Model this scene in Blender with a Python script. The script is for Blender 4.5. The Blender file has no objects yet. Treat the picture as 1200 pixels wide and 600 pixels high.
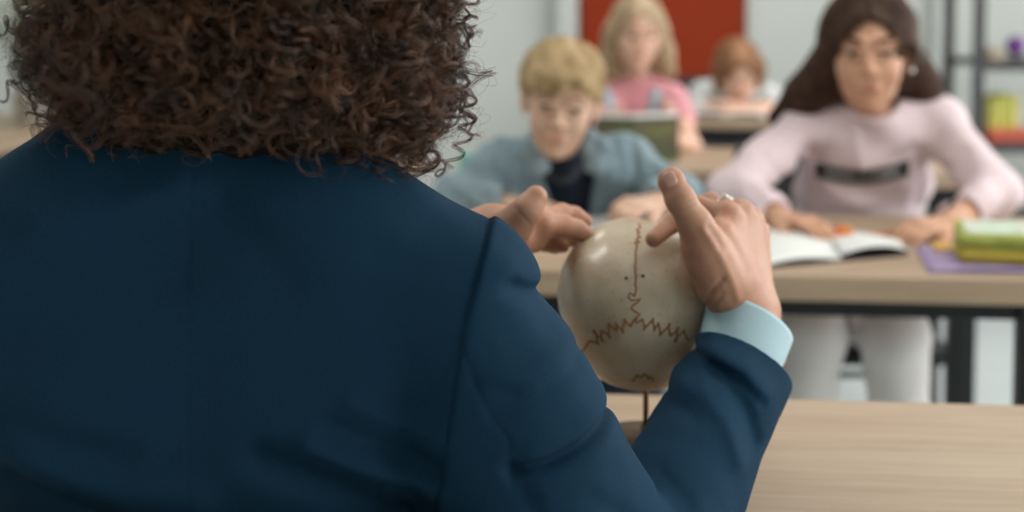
import bpy, bmesh, math, random
import numpy as np
from mathutils import Vector, Matrix

random.seed(7)
rng = np.random.default_rng(11)
SC = bpy.context.scene
COL = SC.collection
F32 = np.float32

# ------------------------------------------------------------------ camera model
FPX = 1667.0
CAMZ = 1.222
PITCH = math.radians(4.0)
HORIZON = -25.0
SHIFT = (300 - HORIZON) - FPX * math.tan(PITCH)


def P(px, py, Y):
    """the place at distance Y that the photograph shows at (px, py)"""
    u = (px - 600) / FPX
    v = (300 - py - SHIFT) / FPX
    d = np.array([u, math.cos(PITCH) + v * math.sin(PITCH), -math.sin(PITCH) + v * math.cos(PITCH)])
    p = d * (Y / d[1])
    p[2] += CAMZ
    return p


def PZ(px, py, z):
    """the place at height z that the photograph shows at (px, py)"""
    a = P(px, py, 1.0)
    d = a - np.array([0, 0, CAMZ])
    return np.array([0, 0, CAMZ]) + d * ((z - CAMZ) / d[2])


# ------------------------------------------------------------------ colours and materials
def lin(r, g=None, b=None):
    if g is None:
        r, g, b = r
    f = lambda c: (c / 255 / 12.92) if c / 255 <= 0.04045 else ((c / 255 + 0.055) / 1.055) ** 2.4
    return (f(r), f(g), f(b), 1)


class Mat:
    def __init__(s, name, col, rough=0.6, spec=0.3, metal=0.0):
        s.m = bpy.data.materials.new(name)
        s.m.use_nodes = True
        s.nt = s.m.node_tree
        s.N = s.nt.nodes
        s.L = s.nt.links
        s.b = s.N['Principled BSDF']
        s.b.inputs['Base Color'].default_value = lin(col)
        s.b.inputs['Roughness'].default_value = rough
        s.b.inputs['Specular IOR Level'].default_value = spec
        s.b.inputs['Metallic'].default_value = metal
        s.col = lin(col)
        s.last = None
        s.bumpout = None

    def coord(s, scale=(1, 1, 1)):
        tc = s.N.new('ShaderNodeTexCoord')
        mp = s.N.new('ShaderNodeMapping')
        mp.inputs['Scale'].default_value = scale
        s.L.new(tc.outputs['Object'], mp.inputs['Vector'])
        return mp.outputs['Vector']

    def noise(s, scale, detail=3, rough=0.5, stretch=(1, 1, 1), dist=0.0):
        n = s.N.new('ShaderNodeTexNoise')
        n.inputs['Scale'].default_value = scale
        n.inputs['Detail'].default_value = detail
        n.inputs['Roughness'].default_value = rough
        n.inputs['Distortion'].default_value = dist
        s.L.new(s.coord(stretch), n.inputs['Vector'])
        return n.outputs['Fac']

    def ramp(s, fac, lo, hi):
        r = s.N.new('ShaderNodeMapRange')
        r.inputs['From Min'].default_value = lo
        r.inputs['From Max'].default_value = hi
        s.L.new(fac, r.inputs['Value'])
        return r.outputs['Result']

    def mix(s, fac, col2, amount=1.0):
        mx = s.N.new('ShaderNodeMix')
        mx.data_type = 'RGBA'
        if s.last is None:
            mx.inputs['A'].default_value = s.col
        else:
            s.L.new(s.last, mx.inputs['A'])
        mx.inputs['B'].default_value = lin(col2)
        if amount != 1.0:
            mu = s.N.new('ShaderNodeMath')
            mu.operation = 'MULTIPLY'
            mu.inputs[1].default_value = amount
            s.L.new(fac, mu.inputs[0])
            fac = mu.outputs[0]
        s.L.new(fac, mx.inputs['Factor'])
        s.last = mx.outputs['Result']
        s.L.new(s.last, s.b.inputs['Base Color'])
        return s

    def bump(s, fac, strength=0.3, dist=0.001):
        b = s.N.new('ShaderNodeBump')
        b.inputs['Strength'].default_value = strength
        b.inputs['Distance'].default_value = dist
        s.L.new(fac, b.inputs['Height'])
        if s.bumpout is not None:
            s.L.new(s.bumpout, b.inputs['Normal'])
        s.bumpout = b.outputs['Normal']
        s.L.new(s.bumpout, s.b.inputs['Normal'])
        return s

    def set(s, **kw):
        for k, v in kw.items():
            s.b.inputs[k.replace('_', ' ')].default_value = v
        return s


def mottled(name, col, col2, scale, rough=0.6, spec=0.3, amount=0.5, bump=0.0, bscale=None, bd=0.001, metal=0.0):
    m = Mat(name, col, rough, spec, metal)
    m.mix(m.ramp(m.noise(scale), 0.35, 0.65), col2, amount)
    if bump:
        m.bump(m.noise(bscale or scale), bump, bd)
    return m


def skin(name, col, red, sss=0.15):
    m = Mat(name, col, 0.5, 0.35)
    m.mix(m.ramp(m.noise(28, 3), 0.4, 0.7), red, 0.55)
    m.mix(m.ramp(m.noise(160, 3), 0.45, 0.8), red, 0.25)
    m.bump(m.noise(420, 4), 0.25, 0.0006)
    m.bump(m.noise(70, 4, stretch=(1, 1, 2.2)), 0.25, 0.0012)
    m.b.inputs['Subsurface Weight'].default_value = sss
    m.b.inputs['Subsurface Radius'].default_value = (0.012, 0.005, 0.003)
    m.b.inputs['Subsurface Scale'].default_value = 0.6
    return m.m


def wood(name, c1, c2, sx=(1.2, 22, 22), rot=0.0, rough=0.42):
    m = Mat(name, c1, rough, 0.35)
    m.mix(m.ramp(m.noise(3.2, 5, 0.6, sx, 0.6), 0.35, 0.7), c2, 0.75)
    m.mix(m.ramp(m.noise(9, 6, 0.7, (0.5, 26, 26), 0.3), 0.45, 0.75), c2, 0.5)
    m.mix(m.ramp(m.noise(1.6, 3, 0.6, (1, 8, 8), 0.5), 0.5, 0.8), (198, 182, 160), 0.45)
    m.bump(m.noise(9, 6, 0.7, (0.5, 26, 26)), 0.12, 0.0006)
    return m.m


def fabric(name, c1, c2, scale=900, rough=0.85, sheen=0.3, weave=0.5, mott=6):
    m = Mat(name, c1, rough, 0.2)
    m.mix(m.ramp(m.noise(scale, 2), 0.4, 0.62), c2, 0.6)
    m.mix(m.ramp(m.noise(mott, 3), 0.4, 0.7), c2, 0.3)
    w = m.N.new('ShaderNodeTexWave')
    w.wave_type = 'BANDS'; w.bands_direction = 'DIAGONAL'
    w.inputs['Scale'].default_value = scale * 0.5
    w.inputs['Distortion'].default_value = 1.0
    m.L.new(m.coord(), w.inputs['Vector'])
    m.bump(w.outputs['Fac'], weave, 0.0003)
    m.bump(m.noise(scale, 2), weave, 0.0004)
    m.b.inputs['Sheen Weight'].default_value = sheen
    m.b.inputs['Sheen Roughness'].default_value = 0.4
    return m.m


def hairmat(name, c1, c2, rough=0.35, spec=0.5):
    m = Mat(name, c1, rough, spec)
    m.mix(m.ramp(m.noise(45, 3), 0.35, 0.65), c2, 0.8)
    m.b.inputs['Anisotropic'].default_value = 0.5
    return m.m


def plain(name, col, rough=0.6, spec=0.3, metal=0.0, col2=None, scale=30, amount=0.25, bump=0.08):
    m = Mat(name, col, rough, spec, metal)
    c2 = col2 or tuple(max(0, int(c * 0.86)) for c in col)
    m.mix(m.ramp(m.noise(scale, 3), 0.35, 0.65), c2, amount)
    if bump:
        m.bump(m.noise(scale * 8, 3), bump, 0.0008)
    return m.m


# ------------------------------------------------------------------ object helpers
def link(o, parent=None):
    COL.objects.link(o)
    if parent is not None:
        o.parent = parent
        o.matrix_parent_inverse = parent.matrix_basis.inverted()
    return o


def tag(o, label=None, cat=None, group=None, kind=None):
    if label: o['label'] = label
    if cat: o['category'] = cat
    if group: o['group'] = group
    if kind: o['kind'] = kind
    return o


def thing(name, loc, label, cat, group=None):
    o = bpy.data.objects.new(name, None)
    COL.objects.link(o)
    o.location = tuple(float(c) for c in loc)
    return tag(o, label, cat, group)


def raw_mesh(name, V, Fc, mat, parent=None, smooth=True):
    me = bpy.data.meshes.new(name)
    if isinstance(Fc, np.ndarray) and Fc.ndim == 2:
        n = Fc.shape[1]
        me.vertices.add(len(V))
        me.vertices.foreach_set('co', np.ascontiguousarray(V, dtype=F32).ravel())
        me.loops.add(Fc.size)
        me.loops.foreach_set('vertex_index', np.ascontiguousarray(Fc, dtype=np.int32).ravel())
        me.polygons.add(len(Fc))
        me.polygons.foreach_set('loop_start', np.arange(0, Fc.size, n, dtype=np.int32))
        me.polygons.foreach_set('loop_total', np.full(len(Fc), n, dtype=np.int32))
    else:
        me.from_pydata([tuple(map(float, v)) for v in V], [], [tuple(f) for f in Fc])
    me.update(calc_edges=True)
    me.validate()
    me.polygons.foreach_set('use_smooth', np.full(len(me.polygons), smooth))
    me.materials.append(getattr(mat, 'm', mat))
    o = bpy.data.objects.new(name, me)
    return link(o, parent)


def bm_obj(name, bm, mat, parent=None, smooth=False, bevel=0.0, seg=2):
    bmesh.ops.recalc_face_normals(bm, faces=bm.faces[:])
    me = bpy.data.meshes.new(name)
    bm.to_mesh(me)
    bm.free()
    me.materials.append(getattr(mat, 'm', mat))
    me.polygons.foreach_set('use_smooth', np.full(len(me.polygons), smooth or bevel > 0))
    o = bpy.data.objects.new(name, me)
    link(o, parent)
    if bevel > 0:
        md = o.modifiers.new('bevel', 'BEVEL')
        md.width = bevel
        md.segments = seg
        md.limit_method = 'ANGLE'
        md.harden_normals = True
    return o


def add_box(bm, lo, hi, M=None):
    v = [bm.verts.new((x, y, z)) for x in (lo[0], hi[0]) for y in (lo[1], hi[1]) for z in (lo[2], hi[2])]
    for f in ((0, 1, 3, 2), (4, 6, 7, 5), (0, 4, 5, 1), (2, 3, 7, 6), (0, 2, 6, 4), (1, 5, 7, 3)):
        bm.faces.new([v[i] for i in f])
    if M is not None:
        bmesh.ops.transform(bm, matrix=M, verts=v)


def box(name, lo, hi, mat, parent=None, bevel=0.002, M=None):
    bm = bmesh.new()
    add_box(bm, lo, hi, M)
    return bm_obj(name, bm, mat, parent, bevel=bevel)


def tube_arrays(pts, rad, seg=8, closed=False):
    pts = np.asarray(pts, float)
    n = len(pts)
    rad = np.full(n, rad, float) if np.isscalar(rad) else np.asarray(rad, float)
    T = np.gradient(pts, axis=0)
    T /= np.linalg.norm(T, axis=1)[:, None] + 1e-12
    ref = np.array([0, 0, 1.0]) if abs(T[0][2]) < 0.9 else np.array([1.0, 0, 0])
    V = []
    u = np.cross(T[0], ref); u /= np.linalg.norm(u)
    for i in range(n):
        u = u - T[i] * np.dot(u, T[i]); u /= np.linalg.norm(u) + 1e-12
        w = np.cross(T[i], u)
        for k in range(seg):
            a = 2 * math.pi * k / seg
            V.append(pts[i] + rad[i] * (math.cos(a) * u + math.sin(a) * w))
    Fc = []
    for i in range(n - 1):
        for k in range(seg):
            Fc.append((i * seg + k, i * seg + (k + 1) % seg, (i + 1) * seg + (k + 1) % seg, (i + 1) * seg + k))
    Fc.append(tuple(range(seg))[::-1])
    Fc.append(tuple((n - 1) * seg + k for k in range(seg)))
    return V, Fc


def tube(name, pts, rad, mat, parent=None, seg=10):
    V, Fc = tube_arrays(pts, rad, seg)
    return raw_mesh(name, V, Fc, mat, parent)


def tubes(name, paths, rad, mat, parent=None, seg=8):
    V, Fc = [], []
    for p in paths:
        v, f = tube_arrays(p, rad, seg)
        b = len(V)
        V += v
        Fc += [tuple(i + b for i in q) for q in f]
    return raw_mesh(name, V, Fc, mat, parent)


def lathe(name, prof, mat, parent=None, seg=32, loc=(0, 0, 0), M=None):
    V, Fc = [], []
    n = len(prof)
    for r, z in prof:
        for k in range(seg):
            a = 2 * math.pi * k / seg
            V.append((r * math.cos(a) + loc[0], r * math.sin(a) + loc[1], z + loc[2]))
    for i in range(n - 1):
        for k in range(seg):
            Fc.append((i * seg + k, i * seg + (k + 1) % seg, (i + 1) * seg + (k + 1) % seg, (i + 1) * seg + k))
    Fc.append(tuple(range(seg))[::-1])
    Fc.append(tuple((n - 1) * seg + k for k in range(seg)))
    if M is not None:
        V = [tuple(M @ Vector(v)) for v in V]
    return raw_mesh(name, V, Fc, mat, parent)


# ------------------------------------------------------------------ implicit surfaces
def smin(a, b, k):
    if k <= 0:
        return np.minimum(a, b)
    h = np.clip(0.5 + 0.5 * (b - a) / k, 0, 1)
    return b + (a - b) * h - k * h * (1 - h)


def smax(a, b, k):
    return -smin(-a, -b, k)


def cap(a, b, ra, rb=None):
    a = np.asarray(a, F32); b = np.asarray(b, F32)
    rb = ra if rb is None else rb
    ba = b - a
    bb = float(ba @ ba) + 1e-12

    def f(p):
        pa = p - a
        h = np.clip((pa @ ba) / bb, 0, 1)
        return np.sqrt(((pa - h[:, None] * ba) ** 2).sum(1)) - (ra + (rb - ra) * h)
    return f


def ell(c, r, R=None):
    c = np.asarray(c, F32); r = np.asarray(r, F32)
    R = None if R is None else np.asarray(R, F32)

    def f(p):
        q = p - c
        if R is not None:
            q = q @ R
        k0 = np.sqrt(((q / r) ** 2).sum(1))
        k1 = np.sqrt(((q / (r * r)) ** 2).sum(1)) + 1e-9
        return k0 * (k0 - 1) / k1
    return f


def rbox(c, hs, rad, R=None):
    c = np.asarray(c, F32); hs = np.asarray(hs, F32) - rad
    R = None if R is None else np.asarray(R, F32)

    def f(p):
        q = p - c
        if R is not None:
            q = q @ R
        q = np.abs(q) - hs
        return np.sqrt((np.maximum(q, 0) ** 2).sum(1)) + np.minimum(q.max(1), 0) - rad
    return f


def half(pt, n):
    """inside where (p - pt).n < 0"""
    pt = np.asarray(pt, F32); n = np.asarray(n, F32); n = n / np.linalg.norm(n)
    return lambda p: (p - pt) @ n


class Sdf:
    def __init__(s):
        s.ops = []

    def u(s, f, k=0.01):
        s.ops.append(('u', f, k)); return s

    def cut(s, f, k=0.003):
        s.ops.append(('s', f, k)); return s

    def keep(s, f, k=0.003):
        s.ops.append(('i', f, k)); return s

    def off(s, f):
        s.ops.append(('o', f, 0)); return s

    def chain(s, pts, rads, k=0.01):
        for i in range(len(pts) - 1):
            s.u(cap(pts[i], pts[i + 1], rads[i], rads[i + 1]), k)
        return s

    def __call__(s, p):
        p = np.asarray(p, F32)
        d = np.full(len(p), 9.0, F32)
        for t, f, k in s.ops:
            if t == 'u':
                d = smin(d, f(p), k)
            elif t == 's':
                d = smax(d, -f(p), k)
            elif t == 'i':
                d = smax(d, f(p), k)
            else:
                d = d - f(p)
        return d


def local(f, c, R, s=1.0):
    c = np.asarray(c, F32); R = np.asarray(R, F32)
    return lambda p: f(((p - c) @ R) / s) * s


def grad(f, p, e=0.0008):
    g = np.empty_like(p)
    for i in range(3):
        q = p.copy(); q[:, i] += e
        r = p.copy(); r[:, i] -= e
        g[:, i] = f(q) - f(r)
    return g / (2 * e)


def mesh_sdf(f, lo, hi, h, newton=2):
    lo = np.asarray(lo, F32); hi = np.asarray(hi, F32)
    B = 4
    nb = np.ceil((hi - lo) / (h * B)).astype(int)
    H = h * B
    gx = [lo[i] + (np.arange(nb[i]) + 0.5) * H - h / 2 for i in range(3)]
    C = np.stack(np.meshgrid(*gx, indexing='ij'), -1).reshape(-1, 3).astype(F32)
    dc = np.concatenate([f(C[i:i + 200000]) for i in range(0, len(C), 200000)]).reshape(nb)
    act = np.abs(dc) < H * 1.9
    V = np.repeat(np.repeat(np.repeat(dc, B, 0), B, 1), B, 2).astype(F32)
    ai = np.argwhere(act)
    o = np.stack(np.meshgrid(*[np.arange(B)] * 3, indexing='ij'), -1).reshape(-1, 3)
    for s in range(0, len(ai), 8000):
        idx = (ai[s:s + 8000, None, :] * B + o[None]).reshape(-1, 3)
        V[idx[:, 0], idx[:, 1], idx[:, 2]] = f((lo + idx * F32(h)).astype(F32))
    # closed at the border
    V[0] = V[-1] = 1; V[:, 0] = 1; V[:, -1] = 1; V[:, :, 0] = 1; V[:, :, -1] = 1
    S = V < 0
    n = np.array(V.shape) - 1
    cnt = np.zeros(n, np.int8)
    cor = [(i, j, k) for i in (0, 1) for j in (0, 1) for k in (0, 1)]
    for i, j, k in cor:
        cnt += S[i:i + n[0], j:j + n[1], k:k + n[2]]
    cells = np.argwhere((cnt > 0) & (cnt < 8))
    acc = np.zeros((len(cells), 3)); num = np.zeros(len(cells))
    for a in range(8):
        for b in range(a + 1, 8):
            ca, cb = np.array(cor[a]), np.array(cor[b])
            if np.abs(ca - cb).sum() != 1:
                continue
            ia, ib = cells + ca, cells + cb
            va = V[ia[:, 0], ia[:, 1], ia[:, 2]]; vb = V[ib[:, 0], ib[:, 1], ib[:, 2]]
            m = (va < 0) != (vb < 0)
            t = va[m] / (va[m] - vb[m])
            acc[m] += ca + (cb - ca) * t[:, None]
            num[m] += 1
    X = (lo + (cells + acc / num[:, None]) * h).astype(F32)
    ID = np.full(n, -1, np.int32)
    ID[cells[:, 0], cells[:, 1], cells[:, 2]] = np.arange(len(cells))
    quads = []
    for ax in range(3):
        b, c = (ax + 1) % 3, (ax + 2) % 3
        sl0 = [slice(1, None)] * 3; sl1 = [slice(1, None)] * 3
        sl0[ax] = slice(0, -1); sl1[ax] = slice(1, None)
        s0, s1 = S[tuple(sl0)], S[tuple(sl1)]
        for flip in (False, True):
            e = np.argwhere((s0 & ~s1) if not flip else (~s0 & s1))
            if not len(e):
                continue
            e[:, b] += 1; e[:, c] += 1
            ok = (e[:, b] < n[b]) & (e[:, c] < n[c])
            e = e[ok]
            q = []
            for db, dcc in ((-1, -1), (0, -1), (0, 0), (-1, 0)):
                w = e.copy(); w[:, b] += db; w[:, c] += dcc
                q.append(ID[w[:, 0], w[:, 1], w[:, 2]])
            q = np.stack(q, 1)
            if flip:
                q = q[:, ::-1]
            quads.append(q[(q >= 0).all(1)])
    Q = np.concatenate(quads)
    for _ in range(newton):
        d = f(X)
        g = grad(f, X, h * 0.4)
        st = d[:, None] * g / ((g * g).sum(1)[:, None] + 1e-3)
        ln = np.sqrt((st * st).sum(1))[:, None] + 1e-12
        X = (X - st * np.minimum(1, h * 0.7 / ln)).astype(F32)
    return X, Q


def sdf_obj(name, f, lo, hi, h, mat, parent=None, newton=2):
    X, Q = mesh_sdf(f, lo, hi, h, newton)
    return raw_mesh(name, X, Q, mat, parent)


def march(f, o, d, tmax=1.5, off=0.0):
    """ray march many rays: origins o, directions d"""
    o = np.asarray(o, F32); d = np.asarray(d, F32)
    d = d / np.linalg.norm(d, axis=1)[:, None]
    t = np.zeros(len(o), F32)
    for _ in range(90):
        v = f(o + d * t[:, None]) - off
        t += np.clip(v * 0.8, -0.02, 0.05)
    return o + d * t[:, None]


CAMP = np.array([0, 0, CAMZ])


def on_surface(f, pxs, off=0.0, t0=0.3):
    """points of a surface, addressed as the photograph shows them"""
    q = np.array([P(x, y, 1.0) for x, y in pxs]) - CAMP
    q /= np.linalg.norm(q, axis=1)[:, None]
    return march(f, CAMP + q * t0, q, off=off)


def poly_dist(p2, pts):
    """distance in the x-z plane to a polyline, and side sign"""
    best = np.full(len(p2), 9.0, F32)
    for a, b in zip(pts[:-1], pts[1:]):
        ab = b - a
        h = np.clip(((p2 - a) @ ab) / (ab @ ab), 0, 1)
        best = np.minimum(best, np.sqrt(((p2 - a - h[:, None] * ab) ** 2).sum(1)))
    return best


def fold(pxs, Y, amp, w, ymax=None, ymin=None):
    """a crease (amp<0) or ridge (amp>0) along a line on cloth that faces -Y"""
    pts = [P(x, y, Y)[[0, 2]].astype(F32) for x, y in pxs]
    lo = np.min(pts, 0) - 3 * w; hi = np.max(pts, 0) + 3 * w

    def f(p):
        q = p[:, [0, 2]]
        out = np.zeros(len(p), F32)
        m = (q[:, 0] > lo[0]) & (q[:, 0] < hi[0]) & (q[:, 1] > lo[1]) & (q[:, 1] < hi[1])
        if ymax is not None:
            m &= p[:, 1] < ymax
        if ymin is not None:
            m &= p[:, 1] > ymin
        if m.any():
            out[m] = amp * np.exp(-(poly_dist(q[m], pts) / w) ** 2)
        return out
    return f


def wave3(freqs, amp, seed=0):
    r = np.random.default_rng(seed)
    W = [(r.normal(size=3) * fr, r.uniform(0, 6.28)) for fr in freqs]

    def f(p):
        s = np.zeros(len(p), F32)
        for k, ph in W:
            s += np.sin(p @ k.astype(F32) + F32(ph))
        return s * amp / len(W)
    return f


def rotm(yaw=0, pitch=0, roll=0, base=180):
    """columns: person's own x, y (forward), z in the world; base 180 faces the camera"""
    M = Matrix.Rotation(math.radians(base + yaw), 3, 'Z') @ Matrix.Rotation(math.radians(-pitch), 3, 'X') @ Matrix.Rotation(math.radians(roll), 3, 'Y')
    return np.array(M)


# ------------------------------------------------------------------ strands
def strands(name, paths, r0, r1, mat, parent):
    """paths: list of (n,3) arrays or one (N,M,3) array"""
    hc = bpy.data.hair_curves.new(name)
    sizes = [len(p) for p in paths]
    hc.add_curves(sizes)
    pos = np.concatenate([np.asarray(p, F32) for p in paths])
    hc.position_data.foreach_set('vector', pos.ravel())
    rr = np.concatenate([np.linspace(r0, r1, n) for n in sizes]).astype(F32)
    a = hc.attributes.get('radius') or hc.attributes.new('radius', 'FLOAT', 'POINT')
    a.data.foreach_set('value', rr)
    hc.materials.append(getattr(mat, 'm', mat))
    o = bpy.data.objects.new(name, hc)
    return link(o, parent)


def seeds_on(f, lo, hi, n, h=0.006, pred=None, rg=rng):
    X, Q = mesh_sdf(f, lo, hi, h, 1)
    c = X[Q].mean(1)
    if pred is not None:
        c = c[pred(c)]
    i = rg.integers(0, len(c), n)
    return (c[i] + rg.normal(size=(n, 3)) * h * 0.4).astype(F32)


def trace(f, seeds, flow, steps, step, off, wav=0.0, rg=rng):
    """strands that run over a hair volume along a flow field"""
    p = seeds.copy()
    out = [p.copy()]
    ph = rg.uniform(0, 6.28, len(p))
    fr = rg.uniform(0.25, 0.5, len(p))
    for i in range(steps):
        g = grad(f, p, 0.001)
        g /= np.linalg.norm(g, axis=1)[:, None] + 1e-9
        t = flow(p)
        t = t - g * (t * g).sum(1)[:, None]
        t /= np.linalg.norm(t, axis=1)[:, None] + 1e-9
        s = np.cross(t, g)
        p = p + t * step + s * (wav * np.cos(ph + i * fr))[:, None]
        d = f(p) - off
        p = (p - g * np.clip(d, -step, step)[:, None]).astype(F32)
        out.append(p.copy())
    return np.stack(out, 1)


# ------------------------------------------------------------------ anatomy
def head_sdf(F, c, R, s=1.0, male=False, ear=(1, 1), neck=False, nose=1.0):
    H = Sdf()
    H.u(ell((0, -.015, .028), (.073, .092, .084)), .01)
    H.u(ell((0, .018, -.03), (.0585, .064, .078)), .03)
    H.u(ell((0, .034, -.072), (.042, .042, .036)), .025)
    H.u(ell((0, .064, -.097), (.017, .014, .013)), .018)
    for x in (-1, 1):
        H.u(ell((x * .034, .052, -.036), (.022, .022, .024)), .02)
        H.u(cap((x * .012, .078, .021), (x * .045, .064, .021), .008, .007), .012)
    H.cut(ell((-.0305, .090, .001), (.0160, .0125, .0080)), .010)
    H.cut(ell((.0305, .090, .001), (.0160, .0125, .0080)), .010)
    H.u(cap((0, .076, .004), (0, .094 * nose, -.030), .0065, .0085), .009)
    for x in (-1, 1):
        H.u(ell((x * .009, .083, -.034), (.0065, .009, .006)), .006)
        H.u(cap((x * .014, .0855, .0072), (x * .045, .0765, .0058), .0042, .0036), .004)
        H.u(cap((x * .015, .0835, -.0062), (x * .044, .0755, -.0056), .0034, .003), .004)
    H.u(cap((-.016, .0795, -.0585), (.016, .0795, -.0585), .0045), .006)
    H.u(cap((-.012, .080, -.068), (.012, .080, -.068), .006), .006)
    for x, on in ((-1, ear[0]), (1, ear[1])):
        if on:
            Re = np.array(Matrix.Rotation(math.radians(x * 22), 3, 'Z'))
            H.u(ell((x * .076, -.008, -.006), (.0075, .019, .031), Re), .006)
            H.cut(ell((x * .083, -.002, -.002), (.005, .010, .018), Re), .005)
            H.u(ell((x * .073, .004, -.032), (.005, .008, .009)), .006)
    if neck:
        H.u(cap((0, -.02, -.06), (0, -.03, -.15), .046 if male else .040, .052 if male else .044), .02)
    F.u(local(H, c, R, s), .012)
    return H


def face_parts(parent, c, R, s, M, look=(0, 0), brow=1.0, lipcol=None):
    W = lambda q: np.asarray(c) + R @ (np.asarray(q, float) * s)
    for x in (-1, 1):
        e = lathe('eye', [(math.sin(t) * .0118 * s + 1e-5, -math.cos(t) * .0118 * s) for t in np.linspace(0, math.pi, 17)], M['eye'], parent, 24)
        e.location = tuple(W((x * .0305, .0722, .0012)) - np.array(parent.location))
        e.matrix_parent_inverse = Matrix()
        Rm = Matrix(R.tolist()) @ Matrix.Rotation(math.radians(look[0]), 3, 'Z') @ Matrix.Rotation(math.radians(look[1]), 3, 'X')
        e.rotation_euler = Rm.to_euler()
        pts = [W((x * (.012 + .036 * t), 0.0885 - .012 * t * t - .003 * t, .0195 + .008 * math.sin(t * 2.4))) for t in np.linspace(0, 1, 8)]
        tube('eyebrow', pts, np.array([.0012, .0026, .003, .003, .0028, .0024, .0018, .0008]) * s * brow, M['brow'], parent, 8)
        pts = [W((x * (.0165 + .028 * t), .0895 - .010 * t * t, .0036 + .0030 * math.sin(t * 3.14))) for t in np.linspace(0, 1, 8)]
        tube('eyelashes', pts, .0011 * s, M['brow'], parent, 6)
    L = Sdf()
    L.u(cap((-.020, .0785, -.0615), (-.003, .0842, -.0585), .002, .0038), .003)
    L.u(cap((.020, .0785, -.0615), (.003, .0842, -.0585), .002, .0038), .003)
    L.u(cap((-.012, .0820, -.067), (.012, .0820, -.067), .0045), .004)
    L.off(fold_lip)
    lo = (-.026, .070, -.078); hi = (.026, .094, -.050)
    X, Q = mesh_sdf(L, lo, hi, .0014, 2)
    X = (np.asarray(c) + (X * s) @ R.T)
    raw_mesh('lips', X, Q, lipcol or M['lip'], parent)


def fold_lip(p):
    return -0.0016 * np.exp(-((p[:, 2] + .0625) / .0012) ** 2)


def finger(F, pts, rads, k=.006):
    F.chain(pts, rads, k)


def hand_sdf(F, wrist, fwd, nrm, thumb, s=0.85, curl=0.5, spread=0.12, kk=.008, tdown=.25):
    """a relaxed hand: fwd along the fingers, nrm out of the BACK of the hand, thumb = unit towards the thumb side"""
    w = np.asarray(wrist, float)
    f = np.asarray(fwd, float); f /= np.linalg.norm(f)
    n = np.asarray(nrm, float); n -= f * (n @ f); n /= np.linalg.norm(n)
    t = np.asarray(thumb, float); t -= f * (t @ f); t -= n * (t @ n); t /= np.linalg.norm(t)
    g = lambda a, b, c: w + s * (a * f + b * t + c * n)
    tips = []
    for i, (b0, L, l) in enumerate(((.027, .088, (.042, .025, .020)), (.009, .092, (.046, .028, .021)), (-.010, .087, (.043, .026, .021)), (-.027, .079, (.033, .020, .018)))):
        mc = g(L, b0, .002)
        F.u(cap(g(.006, b0 * .55, 0), mc, .0135 * s, .0105 * s), .012 * s)
        p = mc; ang = -.12 - 0.25 * curl
        pts = [mc]
        sp = b0 / .027 * spread
        for j, ln in enumerate(l):
            dirv = math.cos(ang) * (f + sp * t) + math.sin(ang) * n
            dirv /= np.linalg.norm(dirv)
            p = p + s * ln * dirv
            pts.append(p)
            ang -= curl * (0.9 if j == 0 else 0.7)
        r = np.array([.0098, .0088, .0080, .0068]) * s * (0.9 if i == 3 else 1)
        F.chain(pts, r, .004)
        tips.append(pts)
    a = g(.012, .020, -.006); b = g(.045, .040, -.012)
    c2 = g(.072, .050, -.012 - .02 * tdown); d = g(.095, .050, -.014 - .05 * tdown)
    F.chain([a, b, c2, d], np.array([.014, .0125, .0098, .0082]) * s, .010 * s)
    return tips


exec_parts = []
# ------------------------------------------------------------------ materials
M = {}
M['wall'] = plain('wall_paint', (208, 212, 208), .9, .1, scale=1.2, col2=(202, 206, 202), amount=.4, bump=.05)
M['ceiling'] = plain('ceiling_paint', (220, 220, 216), .9, .1)
M['floor'] = mottled('floor_vinyl', (196, 204, 204), (184, 192, 194), 3, .35, .4, .5)
M['trim'] = plain('white_trim', (205, 208, 206), .6, .3)
M['wood'] = wood('oak_laminate', (178, 156, 132), (152, 129, 105))
M['edge'] = wood('oak_edge_band', (164, 144, 122), (146, 125, 104), (1, 14, 14))
M['black'] = plain('black_metal', (20, 22, 25), .45, .4)
M['rod'] = plain('brass_rod', (120, 92, 70), .35, .5, .8)
M['base'] = wood('dark_stained_wood', (92, 76, 62), (66, 54, 44))
M['chair'] = plain('black_plastic', (24, 26, 30), .5, .4)
M['suit'] = fabric('navy_wool', (27, 58, 80), (18, 44, 64), 1100, .85, .0, .35, 9)
M['shirt'] = fabric('pale_blue_cotton', (186, 212, 220), (170, 200, 212), 1500, .8, .1, .2)
M['trouser'] = fabric('navy_trouser', (18, 38, 58), (14, 30, 48), 800)
M['skin'] = skin('skin_man', (186, 140, 114), (172, 112, 90))
M['skin_boy'] = skin('skin_boy', (206, 172, 150), (194, 146, 126))
M['skin_girl'] = skin('skin_girl', (200, 156, 128), (186, 132, 108))
M['skin_pale'] = skin('skin_pale', (222, 184, 162), (212, 150, 130))
M['nail'] = plain('nail', (206, 160, 142), .25, .5, bump=0)
M['lip'] = plain('lip', (186, 112, 102), .45, .4, bump=0)
M['brown_hair'] = hairmat('curly_brown_hair', (52, 33, 23), (122, 80, 52), .30, .6)
M['brown_under'] = hairmat('brown_hair_mass', (26, 18, 14), (36, 25, 18), .8, .1)
M['stubble'] = hairmat('stubble', (70, 46, 34), (92, 60, 42), .6, .2)
M['blond'] = hairmat('blond_hair', (206, 182, 142), (170, 140, 100), .5, .3)
M['blond2'] = hairmat('long_blond_hair', (206, 184, 152), (176, 150, 116), .4)
M['dark_hair'] = hairmat('dark_brown_hair', (88, 64, 52), (56, 40, 32), .5, .25)
M['red_hair'] = hairmat('auburn_hair', (172, 128, 94), (136, 96, 68), .5, .3)
M['brow'] = plain('brow_hair', (74, 52, 38), .8, .1, bump=0)
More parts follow.
